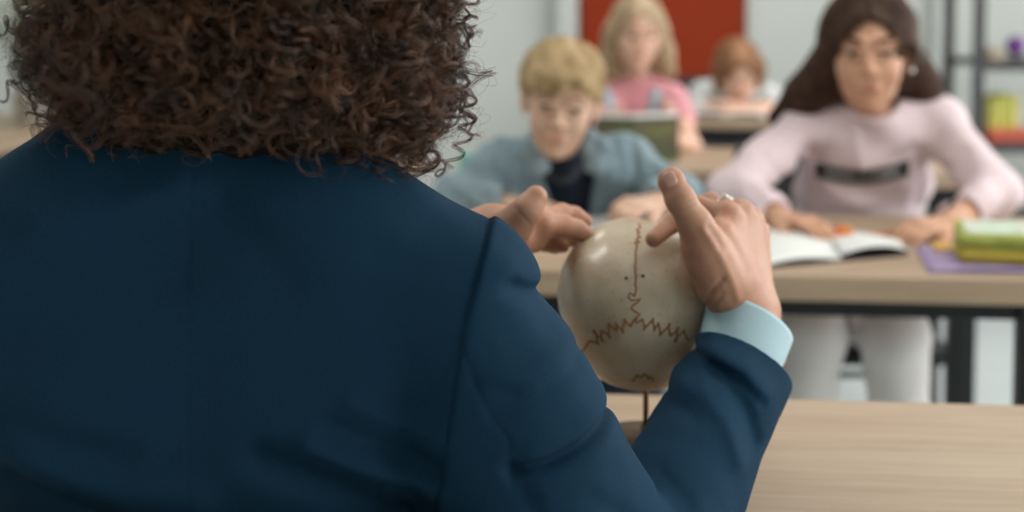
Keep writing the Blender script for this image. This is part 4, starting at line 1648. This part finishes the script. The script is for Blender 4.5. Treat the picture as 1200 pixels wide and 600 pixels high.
# denim jacket, open in front
D = Sdf()
dt, _ = torso_sdf(bN + [0, .03, 0], bS0, bS1, bP, .014, .085)
D.u(dt, 0)
arm(D, bS0, bE0, bW0, (.054, .046, .038), .03); arm(D, bS1, bE1, bW1, (.054, .046, .038), .03)
for w_, e_ in ((bW0, bE0), (bW1, bE1)):
    a_ = (w_ - e_) / np.linalg.norm(w_ - e_)
    D.cut((lambda pt, a_: (lambda p: np.maximum(-half(pt, a_)(p), cap(pt, pt + a_ * .08, .07)(p))))(w_ - a_ * .012, a_), .004)
    D.cut(cap(w_ - a_ * .05, w_ + a_ * .05, .028), .003)
ft = P(663, 165, 2.6); fb = P(666, 250, 2.72)


def opening(p):
    """front gap: widens to the neck, narrows to the waist"""
    z = p[:, 2]
    t = np.clip((ft[2] - z) / (ft[2] - fb[2]), -1, 2)
    cx = ft[0] + (fb[0] - ft[0]) * t + .002
    hw = .070 - .034 * t
    return np.maximum(np.abs(p[:, 0] - cx) - np.clip(hw, .014, .08), p[:, 1] - (bN[1] + .04 + .25 * np.clip(bN[2] - z, 0, 1)))


D.cut(opening, .004)
D.cut(cap(bN + [0, .03, .0], bN + [0, .0, .10], .050, .060), .006)
D.keep(lambda p: (.54 - p[:, 2]), .01)
D.off(wave3([22, 30, 42], .009, 41)); D.off(wave3([60, 80], .0022, 42))
for pxs, am, w_ in ((((578, 178), (590, 215), (598, 245)), -.008, .009), (((745, 175), (748, 205), (742, 232)), -.008, .009),
                    (((600, 195), (625, 199)), -.003, .004), (((698, 192), (722, 190)), -.003, .004),
                    (((600, 196), (602, 222), (622, 226)), -.002, .003), (((545, 215), (560, 228), (575, 232)), -.005, .009),
                    (((765, 200), (780, 215), (800, 222)), -.005, .009), (((530, 230), (555, 240)), -.005, .008)):
    D.off(fold(pxs, 2.66, am, w_))
lo, hi = bbox([bN, bS0, bS1, bE0, bE1, bW0, bW1, bP], .10)
mden = fabric('light_denim', (150, 168, 176), (96, 122, 136), 260, .9, .15, .5, 26)
D.cut(SLAB1B, .002)
sdf_obj('denim_jacket', D, lo, hi, .0040, mden, boy)
for sx, q in ((-1, ((626, 160), (616, 178), (628, 200), (640, 196), (634, 176))), (1, ((692, 158), (708, 172), (702, 196), (690, 196), (688, 176)))):
    X = [P(x, y, 2.645 + (.02 if i in (0,) else 0)) for i, (x, y) in enumerate(q)]
    f = Sdf()
    f.u(cap(X[0], X[1], .009), 0); f.u(cap(X[1], X[2], .009), .02); f.u(cap(X[4], X[2], .008), .02); f.u(cap(X[0], X[4], .008), .02); f.u(cap(X[1], X[3], .008), .02)
    lo, hi = bbox(X, .03)
    sdf_obj('jacket_collar', f, lo, hi, .003, mden, boy)
mbut = plain('copper_button', (180, 176, 170), .35, .5, .8, bump=0)
for q in ((692, 205), (691, 222), (690, 238)):
    X = on_surface(D, [q], t0=2.2)[0]
    f = Sdf().u(ell(X, (.0055, .003, .0055)), 0)
    sdf_obj('button', f, X - .009, X + .009, .001, mbut, boy)
legs(boy, bP, [P(628, 408, 2.66), P(735, 405, 2.66)], [(-.02, 2.75, .10), (.25, 2.75, .10)], fabric('dark_jeans', (46, 58, 74), (34, 44, 58), 500), (.080, .064, .055), M['black'])
BH = Sdf()
hl = lambda q: bH + bR @ (np.array(q, float) * bs)
BH.u(local(ell((0, -.016, .036), (.0805, .100, .0885)), bH, bR, bs), 0)
for x in (-1, 1):
    BH.u(local(cap((x * .0715, .012, .045), (x * .0715, .014, .012), .010, .006), bH, bR, bs), .010)
BH.u(local(ell((.008, -.012, .044), (.083, .094, .078)), bH, bR, bs), .01)
BH.u(local(ell((0, -.045, -.01), (.074, .055, .055)), bH, bR, bs), .015)
BH.keep(local(half((0, .080, .045), (0, .58, -1)), bH, bR, bs), .014)
BH.u(local(cap((.046, .066, .060), (-.026, .077, .062), .017, .014), bH, bR, bs), .014)
BH.u(local(cap((.050, .062, .042), (.008, .083, .040), .011, .008), bH, bR, bs), .014)
BH.off(wave3([50, 75], .0022, 17))
lo, hi = bbox([bH, bH + [0, 0, .07]], .14)
sdf_obj('hair', BH, lo, hi, .0040, M['blond'], boy)


def boy_flow(p):
    q = (p - bH.astype(F32)) @ bR.astype(F32)
    t = np.zeros_like(q)
    front = np.clip((q[:, 1] + .01) / .06, 0, 1)
    t[:, 0] = .55 * front + .25 * np.sign(q[:, 0])
    t[:, 1] = 1.0 * front - .3 * (1 - front)
    t[:, 2] = -.75
    return t @ bR.T.astype(F32)


sd = seeds_on(BH, lo, hi, 3600, .007, rg=np.random.default_rng(5))
strands('hair_strands', list(trace(BH, sd, boy_flow, 7, .006, .003, .0010)), .0004, .00018, M['blond'], boy)
chair(.105, 3.10, 180, 'black chair the boy in the denim jacket sits on', 'black school chairs', wide=.40)

# ================================================= long haired blond girl with the book
bl = thing('person', (.38, 4.25, 0), 'girl with long straight blond hair in a pink t-shirt reading a green book', 'person')
lH = P(747, 38, 4.12); lR = rotm(5, 6, -3); ls = .90
lN = P(748, 92, 4.19); lS0 = P(712, 118, 4.20); lS1 = P(790, 118, 4.20)
lP = np.array([.375, 4.36, .48])
lE0 = P(706, 172, 3.96); lW0 = P(712, 168, 3.84)
lE1 = P(808, 172, 3.93); lW1 = P(790, 164, 3.82)
B = Sdf(); head_sdf(B, lH, lR, ls)
B.u(cap(lH + lR @ np.array([0, -.02, -.06]), lN, .034, .037), .02)
ts, _ = torso_sdf(lN, lS0, lS1, lP, -.012, .075)
B.u(ts, .02)
arm(B, lS0, lE0, lW0, (.032, .030, .020)); arm(B, lS1, lE1, lW1, (.032, .030, .020))
lh0 = hand_sdf(B, lW0, (.05, -.3, .8), (-1, 0, .1), (.0, -.8, .2), .72, .4)
lh1 = hand_sdf(B, lW1, (-.05, -.3, .8), (1, 0, .1), (.0, -.8, .2), .72, .4)
lo, hi = bbox([lH, lN, lP + [0, 0, .1], lE0, lE1, lW0, lW1, lh0[1][-1]], .12)
B.cut(SLAB2, .001); B.keep(lambda p: .475 - p[:, 2], .002)
sdf_obj('body', B, lo, hi, .0045, M['skin_pale'], bl)
face_parts(bl, lH, lR, ls, MB2)
G2, _ = torso_sdf(lN, lS0, lS1, lP, .004, .078)
for s_, e_ in ((lS0, lE0), (lS1, lE1)):
    G2.u(cap(s_, s_ + (e_ - s_) * .42, .044, .046), .02)
G2.cut(cap(lN + [0, -.004, .022], lN + [0, -.03, .09], .042, .05), .005)
G2.keep(lambda p: (.50 - p[:, 2]), .01)
G2.off(wave3([25, 40], .004, 51))
lo, hi = bbox([lN, lS0, lS1, lE0, lE1, lP], .10)
G2.cut(SLAB2, .002)
sdf_obj('t_shirt', G2, lo, hi, .006, fabric('pink_jersey', (220, 154, 162), (206, 136, 146), 400), bl)
mstrap = fabric('pale_denim', (178, 190, 200), (160, 174, 188), 300)
for q in ([(708, 103), (711, 110), (716, 122), (722, 140), (726, 156)], [(769, 104), (769, 110), (767, 118), (766, 136), (766, 156)]):
    cen = np.array([(np.interp(t_, range(len(q)), [a_[0] for a_ in q]), np.interp(t_, range(len(q)), [a_[1] for a_ in q])) for t_ in np.linspace(0, len(q) - 1, 24)])
    gl = on_surface(G2, [(x - 6.5, y) for x, y in cen] + [(x, y) for x, y in cen] + [(x + 6.5, y) for x, y in cen], off=.003, t0=3.6).reshape(3, 24, 3)
    Vv = list(gl.reshape(-1, 3)) + list((gl + [0, .004, -.001]).reshape(-1, 3)); Ff = []
    for j in range(2):
        for i in range(23):
            a_ = j * 24 + i
            Ff += [(a_, a_ + 1, a_ + 25, a_ + 24), (a_ + 72, a_ + 96, a_ + 97, a_ + 73)]
    for i in range(23):
        Ff += [(i, i + 72, i + 73, i + 1), (48 + i, 49 + i, 121 + i, 120 + i)]
    raw_mesh('dungaree_strap', Vv, Ff, mstrap, bl)
bib = Sdf().u(G2, 0).off(lambda p: np.full(len(p), .004, F32)).keep(rbox(P(747, 172, 4.1), (.075, .10, .035), .01), .004)
sdf_obj('dungaree_bib', bib, P(747, 172, 4.1) - .13, P(747, 172, 4.1) + .13, .005, mstrap, bl)
legs(bl, lP, [(.29, 3.98, .50), (.47, 3.98, .50)], [(.29, 4.02, .10), (.47, 4.02, .10)], mstrap, (.07, .055, .045), h=.010)
LH = Sdf()
LH.u(local(ell((0, -.018, .034), (.084, .100, .088)), lH, lR, ls), 0)
s0 = [local, lH + lR @ np.array([.068, -.01, .0]), P(716, 72, 4.17), P(712, 92, 4.20)][1:]
s1 = [lH + lR @ np.array([-.068, -.01, .0]), P(775, 60, 4.15), P(784, 84, 4.16)]
LH.chain(s0, (.030, .032, .022), .03)
LH.chain(s1, (.026, .032, .020), .03)
LH.u(cap(lH + lR @ np.array([0, -.06, -.02]), lN + [0, .05, -.02], .062, .060), .04)
LH.cut(local(ell((0, .100, -.020), (.0560, .080, .090)), lH, lR, ls), .008)
LH.cut(local(ell((0, .07, -.11), (.045, .06, .06)), lH, lR, ls), .01)
LH.off(wave3([60, 90], .003, 19))
lo, hi = bbox([lH, lH + [0, 0, .07], s0[-1], s1[-1], lN], .12)
sdf_obj('hair', LH, lo, hi, .005, M['blond2'], bl)
sd = seeds_on(LH, lo, hi, 2200, .008, rg=np.random.default_rng(6))
strands('hair_strands', list(trace(LH, sd, hair_flow(lH, lR), 14, .009, .0025, .0006)), .0006, .0003, M['blond2'], bl)
chair(.375, 4.42, 180, 'black chair the girl reading the green book sits on', 'black school chairs')

# her open book, cover towards the viewer
bc0 = P(745, 188, 3.74)
book = thing('book', (bc0[0], 3.74, .75), 'open picture book with green and brown landscape cover held upright on a desk', 'book')
mcov = Mat('landscape_cover', (60, 66, 36), .4, .4)
mcov.mix(mcov.ramp(mcov.noise(9, 4), .42, .62), (86, 68, 46), .8)
mcov.mix(mcov.ramp(mcov.noise(26, 4), .52, .70), (112, 122, 60), .6)
mpage = plain('page_paper', (222, 224, 220), .8, .2, bump=0)
TL, TR_, BL_, BR_ = P(697, 137, 3.73), P(796, 136, 3.73), PZ(694, 187, .7545), PZ(796, 188, .7545)
mid_t = P(742, 138, 3.69); mid_b = PZ(742, 189, .7545)


def slab(name, c4, th, mat, parent, curve=0.0, n=10):
    a0, a1, b0, b1 = [np.array(v, float) for v in c4]     # top l, top r, bottom l, bottom r
    nrm_ = np.cross(a1 - a0, b0 - a0); nrm_ /= np.linalg.norm(nrm_)
    nrm_ = nrm_ if nrm_[1] > 0 else -nrm_
    V, Fc = [], []
    for sgn in (0, 1):
        for j in range(2):
            for i in range(n + 1):
                t_ = i / n
                p_ = (a0 * (1 - t_) + a1 * t_) if j == 0 else (b0 * (1 - t_) + b1 * t_)
                V.append(p_ + nrm_ * (curve * math.sin(math.pi * t_) + sgn * th))
    m = n + 1
    for i in range(n):
        Fc += [(i, i + 1, m + i + 1, m + i), (2 * m + i, 3 * m + i, 3 * m + i + 1, 2 * m + i + 1), (i, 2 * m + i, 2 * m + i + 1, i + 1), (m + i, m + i + 1, 3 * m + i + 1, 3 * m + i)]
    Fc += [(0, m, 3 * m, 2 * m), (n, 2 * m + n, 3 * m + n, m + n)]
    return raw_mesh(name, V, Fc, mat, parent, smooth=False)


slab('cover', (TL, mid_t, BL_, mid_b), .0025, mcov, book)
slab('cover', (mid_t, TR_, mid_b, BR_), .0025, mcov, book)
up_ = np.array([0, .004, .0075])
bk = np.array([0, .012, 0])
slab('pages', (TL + bk + up_ + [.003, 0, 0], mid_t + bk + up_, BL_ + bk + [.003, 0, .002], mid_b + bk + [0, 0, .002]), .009, mpage, book, -.004)
slab('pages', (mid_t + bk + up_, TR_ + bk + up_ - [.003, 0, 0], mid_b + bk + [0, 0, .002], BR_ + bk + [-.003, 0, .002]), .009, mpage, book, -.004)

# ================================================= auburn haired child in the back row
fk = thing('person', (1.32, 5.4, 0), 'auburn haired child in a white shirt leaning on folded arms in the back row', 'person')
fH = P(865, 84, 4.95); fR = rotm(2, 24, 3); fs_ = .90
fN = P(863, 112, 5.10); fS0 = P(826, 112, 5.16); fS1 = P(902, 116, 5.16)
fP = np.array([fN[0], 5.40, .48])
fk.location = (fN[0], 5.40, 0)
fE0 = P(822, 127, 4.98); fW0 = P(852, 124, 4.88); fE1 = P(906, 128, 4.98); fW1 = P(884, 127, 4.87)
B = Sdf(); head_sdf(B, fH, fR, fs_)
B.u(cap(fH + fR @ np.array([0, -.02, -.06]), fN, .034, .037), .02)
ts, _ = torso_sdf(fN, fS0, fS1, fP, -.012, .075)
B.u(ts, .02)
arm(B, fS0, fE0, fW0, (.032, .030, .022)); arm(B, fS1, fE1, fW1, (.032, .030, .022))
fh0 = hand_sdf(B, fW0, (1, -.1, 0), (0, -.3, 1), (0, -1, 0), .72, .3)
fh1 = hand_sdf(B, fW1, (-1, -.1, 0), (0, -.3, 1), (0, -1, 0), .72, .3)
lo, hi = bbox([fH, fN, fP + [0, 0, .1], fE0, fE1, fW0, fW1], .13)
B.cut(SLAB3, .001); B.keep(lambda p: .475 - p[:, 2], .002)
sdf_obj('body', B, lo, hi, .005, M['skin_pale'], fk)
face_parts(fk, fH, fR, fs_, MB2)
G3, _ = torso_sdf(fN, fS0, fS1, fP, .010, .080)
for s_, e_ in ((fS0, fE0), (fS1, fE1)):
    G3.u(cap(s_, e_, .050, .046), .02)
G3.cut(cap(fN + [0, -.006, .018], fN + [0, -.05, .08], .042, .05), .005)
G3.keep(lambda p: (.50 - p[:, 2]), .01)
G3.off(wave3([25, 40, 60], .006, 61))
lo, hi = bbox([fN, fS0, fS1, fE0, fE1, fP], .10)
G3.cut(SLAB3, .002)
sdf_obj('shirt', G3, lo, hi, .006, fabric('white_cotton', (214, 216, 214), (200, 204, 204), 400), fk)
legs(fk, fP, [(fP[0] - .045, 5.02, .50), (fP[0] + .07, 5.02, .50)], [(fP[0] - .045, 5.08, .10), (fP[0] + .07, 5.08, .10)], M['trouser'], (.055, .05, .042), h=.010)
FH = Sdf()
FH.u(local(ell((0, -.018, .034), (.086, .102, .088)), fH, fR, fs_), 0)
FH.chain([fH + fR @ np.array([.066, .0, .01]), P(843, 100, 4.99)], (.028, .022), .03)
FH.chain([fH + fR @ np.array([-.066, .0, .01]), P(888, 98, 4.99)], (.030, .022), .03)
FH.cut(local(ell((0, .100, -.014), (.0540, .080, .082)), fH, fR, fs_), .008)
FH.off(wave3([60, 90], .004, 29))
lo, hi = bbox([fH, fH + [0, 0, .07], fN], .13)
sdf_obj('hair', FH, lo, hi, .005, M['red_hair'], fk)
sd = seeds_on(FH, lo, hi, 1500, .008, rg=np.random.default_rng(7))
strands('hair_strands', list(trace(FH, sd, hair_flow(fH, fR), 9, .009, .0025, .0008)), .0006, .0003, M['red_hair'], fk)
chair(fP[0], 5.46, 180, 'black chair in the back row under the auburn haired child', 'black school chairs')


# ------------------------------------------------------------------ things on the desks
def sheet(name, pxs, z, th, mat, parent=None, lift=None):
    """a flat sheet lying on a desk, corners given clockwise"""
    c = [PZ(x, y, z + .0003) for x, y in pxs]
    n = 12
    V, Fc = [], []
    for sgn in (0, 1):
        for j in range(n + 1):
            for i in range(n + 1):
                u, v = i / n, j / n
                p_ = (c[0] * (1 - u) + c[1] * u) * (1 - v) + (c[3] * (1 - u) + c[2] * u) * v
                l_ = lift(u, v) if lift else 0
                V.append(p_ + [0, 0, l_ + sgn * th])
    m = (n + 1) ** 2
    for j in range(n):
        for i in range(n):
            a_ = j * (n + 1) + i
            Fc += [(a_, a_ + n + 1, a_ + n + 2, a_ + 1), (m + a_, m + a_ + 1, m + a_ + n + 2, m + a_ + n + 1)]
    for i in range(n):
        for e in ((i, i + 1), (i + n * (n + 1) + 1, i + n * (n + 1)), ((i + 1) * (n + 1), i * (n + 1)), (i * (n + 1) + n, (i + 1) * (n + 1) + n)):
            Fc.append((e[0], e[1], m + e[1], m + e[0]))
    return raw_mesh(name, V, Fc, mat, parent)


def ruled(name, c1, c2, sc):
    m = Mat(name, c1, .8, .2)
    m.mix(m.ramp(m.noise(sc, 2, .5, (1, 14, 1)), .55, .62), c2, .35)
    return m.m


# open magazine in front of the girl
c0 = PZ(950, 290, TBL)
mag = thing('magazine', c0, 'large open magazine with white pages and dark cover in front of the pink sweatshirt', 'magazine')
sheet('cover', ((880, 272), (1056, 283), (1066, 299), (884, 316)), TBL, .0012, plain('dark_cover', (52, 44, 62), .5), mag)
sheet('pages', ((882, 268), (968, 275), (986, 304), (886, 315)), TBL + .0018, .004, ruled('printed_page', (224, 226, 222), (190, 196, 198), 60), mag, lambda u, v: .010 * math.sin(math.pi * min(1, u * 1.05)) * .8)
sheet('pages', ((968, 273), (1052, 283), (1062, 297), (986, 304)), TBL + .0018, .002, ruled('printed_page_right', (222, 224, 222), (196, 200, 204), 60), mag, lambda u, v: .016 * math.sin(math.pi * (.12 + .80 * u)) ** .8 * (.4 + .6 * v))
# papers by the boy
pp = thing('exercise_book', PZ(690, 258, TBL), 'open white exercise book between the hands of the denim boy', 'book')
sheet('cover', ((650, 250), (722, 250), (730, 288), (640, 288)), TBL, .001, plain('grey_cover', (150, 160, 166), .6), pp)
sheet('page', ((652, 250), (686, 250), (686, 287), (643, 287)), TBL + .0013, .003, ruled('lined_page', (226, 226, 220), (180, 192, 206), 90), pp, lambda u, v: .004 * math.sin(math.pi * u))
sheet('page', ((686, 250), (721, 250), (728, 287), (686, 287)), TBL + .0013, .003, ruled('lined_page_right', (224, 224, 218), (180, 192, 206), 90), pp, lambda u, v: .004 * math.sin(math.pi * u))


def pen(name, a, b, r, col, label, cat='pencil', tip=True, capcol=None):
    a = np.array(a); b = np.array(b)
    t = thing(name, a, label, cat)
    d_ = (b - a) / np.linalg.norm(b - a)
    tube('barrel', [a, b], r, plain('barrel', col, .35, .4, bump=0), t, 8)
    tube('tip', [b, b + d_ * r * 4], [r * .98, r * .2], plain('tip', (196, 160, 120), .6, bump=0), t, 8)
    tube('end_cap', [a - d_ * r * 3, a], r * 1.05, plain('end_cap', capcol or (200, 80, 60), .5, bump=0), t, 8)
    return t


pen('highlighter', PZ(684, 243, TBL + .007), PZ(708, 240, TBL + .007), .0065, (216, 200, 70), 'yellow highlighter by the fist of the denim boy', 'pen', capcol=(226, 214, 96))
a_ = PZ(988, 272, TBL + .016)
t = thing('eraser', a_, 'small orange eraser beside the magazine pages', 'eraser')
f = Sdf().u(rbox(a_, (.013, .011, .0095), .004), 0)
sdf_obj('block', f, a_ - .02, a_ + .02, .0012, plain('orange_rubber', (226, 120, 54), .6), t)
f = Sdf().u(rbox(a_ + [.009, 0, 0], (.007, .0118, .0102), .002), 0)
sdf_obj('sleeve', f, a_ - .022, a_ + .026, .0012, plain('pale_sleeve', (222, 150, 96), .6), t)
pen('pencil', PZ(1000, 277, TBL + .004), PZ(1062, 272, TBL + .004), .0038, (220, 120, 52), 'orange pencil lying under the right fingertips of the pink sweatshirt girl')
# purple folder, yellow card, pencil case
t = thing('folder', PZ(1130, 305, TBL), 'lilac paper folder under the yellow green pencil case', 'folder')
ml = plain('lilac_card', (150, 132, 166), .6)
sheet('back_cover', ((1072, 290), (1215, 300), (1232, 322), (1088, 320)), TBL, .0012, ml, t)
sheet('front_cover', ((1073, 289), (1215, 299), (1230, 320), (1089, 318)), TBL + .0018, .0012, plain('lilac_card_front', (160, 142, 178), .6), t, lambda u, v: .004 * math.sin(math.pi * u))
t = tag(sheet('card', ((1090, 284), (1130, 286), (1140, 298), (1096, 293)), TBL + .0074, .0012, plain('yellow_card', (206, 160, 74), .6)), 'orange yellow card peeking out beside the pencil case on the lilac folder', 'card')
cc = (PZ(1126, 304, TBL) + PZ(1240, 308, TBL)) / 2 + [0, -.005, .0072]
pc = thing('pencil_case', cc, 'yellow and green zip pencil case with white printed top', 'pencil case')
Rp = np.array(Matrix.Rotation(math.radians(-14), 3, 'Z'))
hx, hy = .088, .075
gm = plain('lime_fabric', (162, 168, 84), .7, col2=(140, 150, 70), scale=40); ym = plain('yellow_fabric', (188, 170, 72), .7)
f = Sdf().u(rbox(cc + [0, 0, .0155], (hx, hy, .0150), .013, Rp), 0); f.off(wave3([40, 70], .0015, 2))
sdf_obj('lower_shell', f, cc - .12, cc + .12, .003, ym, pc)
f = Sdf().u(rbox(cc + [0, 0, .039], (hx, hy, .0100), .008, Rp), 0); f.off(wave3([40, 70], .0015, 3))
sdf_obj('upper_shell', f, cc - .12, cc + .12, .003, gm, pc)
f = Sdf().u(rbox(cc + [0, 0, .0296], (hx + .0012, hy + .0012, .0022), .002, Rp), 0)
sdf_obj('zip', f, cc - .12, cc + .12, .0022, plain('zip_tape', (120, 130, 60), .6), pc)
f = Sdf().u(rbox(cc + [0, 0, .0495], (hx - .012, hy - .010, .0016), .0012, Rp), 0)
mp = Mat('printed_top', (192, 204, 186), .5, .3)
mp.mix(mp.ramp(mp.noise(34, 3), .52, .60), (150, 190, 160), .7)
mp.mix(mp.ramp(mp.noise(55, 3), .60, .66), (186, 120, 110), .6)
sdf_obj('printed_panel', f, cc - .12, cc + .12, .0018, mp.m, pc)
pu = cc + Rp @ np.array([-hx - .004, -hy * .4, .0296])
tube('zip_pull', [pu, pu + [-.006, -.006, -.004], pu + [-.010, -.012, -.016]], .0018, M['silver'], pc, 8)
# white open book in the back row
wb = thing('book', PZ(850, 136, TBL), 'open white book on the back row desk under the auburn haired child', 'book')
sheet('cover', ((812, 128), (896, 130), (900, 138), (808, 137)), TBL, .0015, plain('grey_board', (120, 124, 128), .6), wb)
sheet('pages', ((813, 127), (852, 129), (852, 138), (809, 136.5)), TBL + .002, .004, mpage, wb, lambda u, v: .014 * math.sin(math.pi * (.1 + .8 * u)))
sheet('pages', ((852, 129), (895, 130), (899, 138), (852, 138)), TBL + .002, .004, mpage, wb, lambda u, v: .014 * math.sin(math.pi * (.1 + .8 * u)))
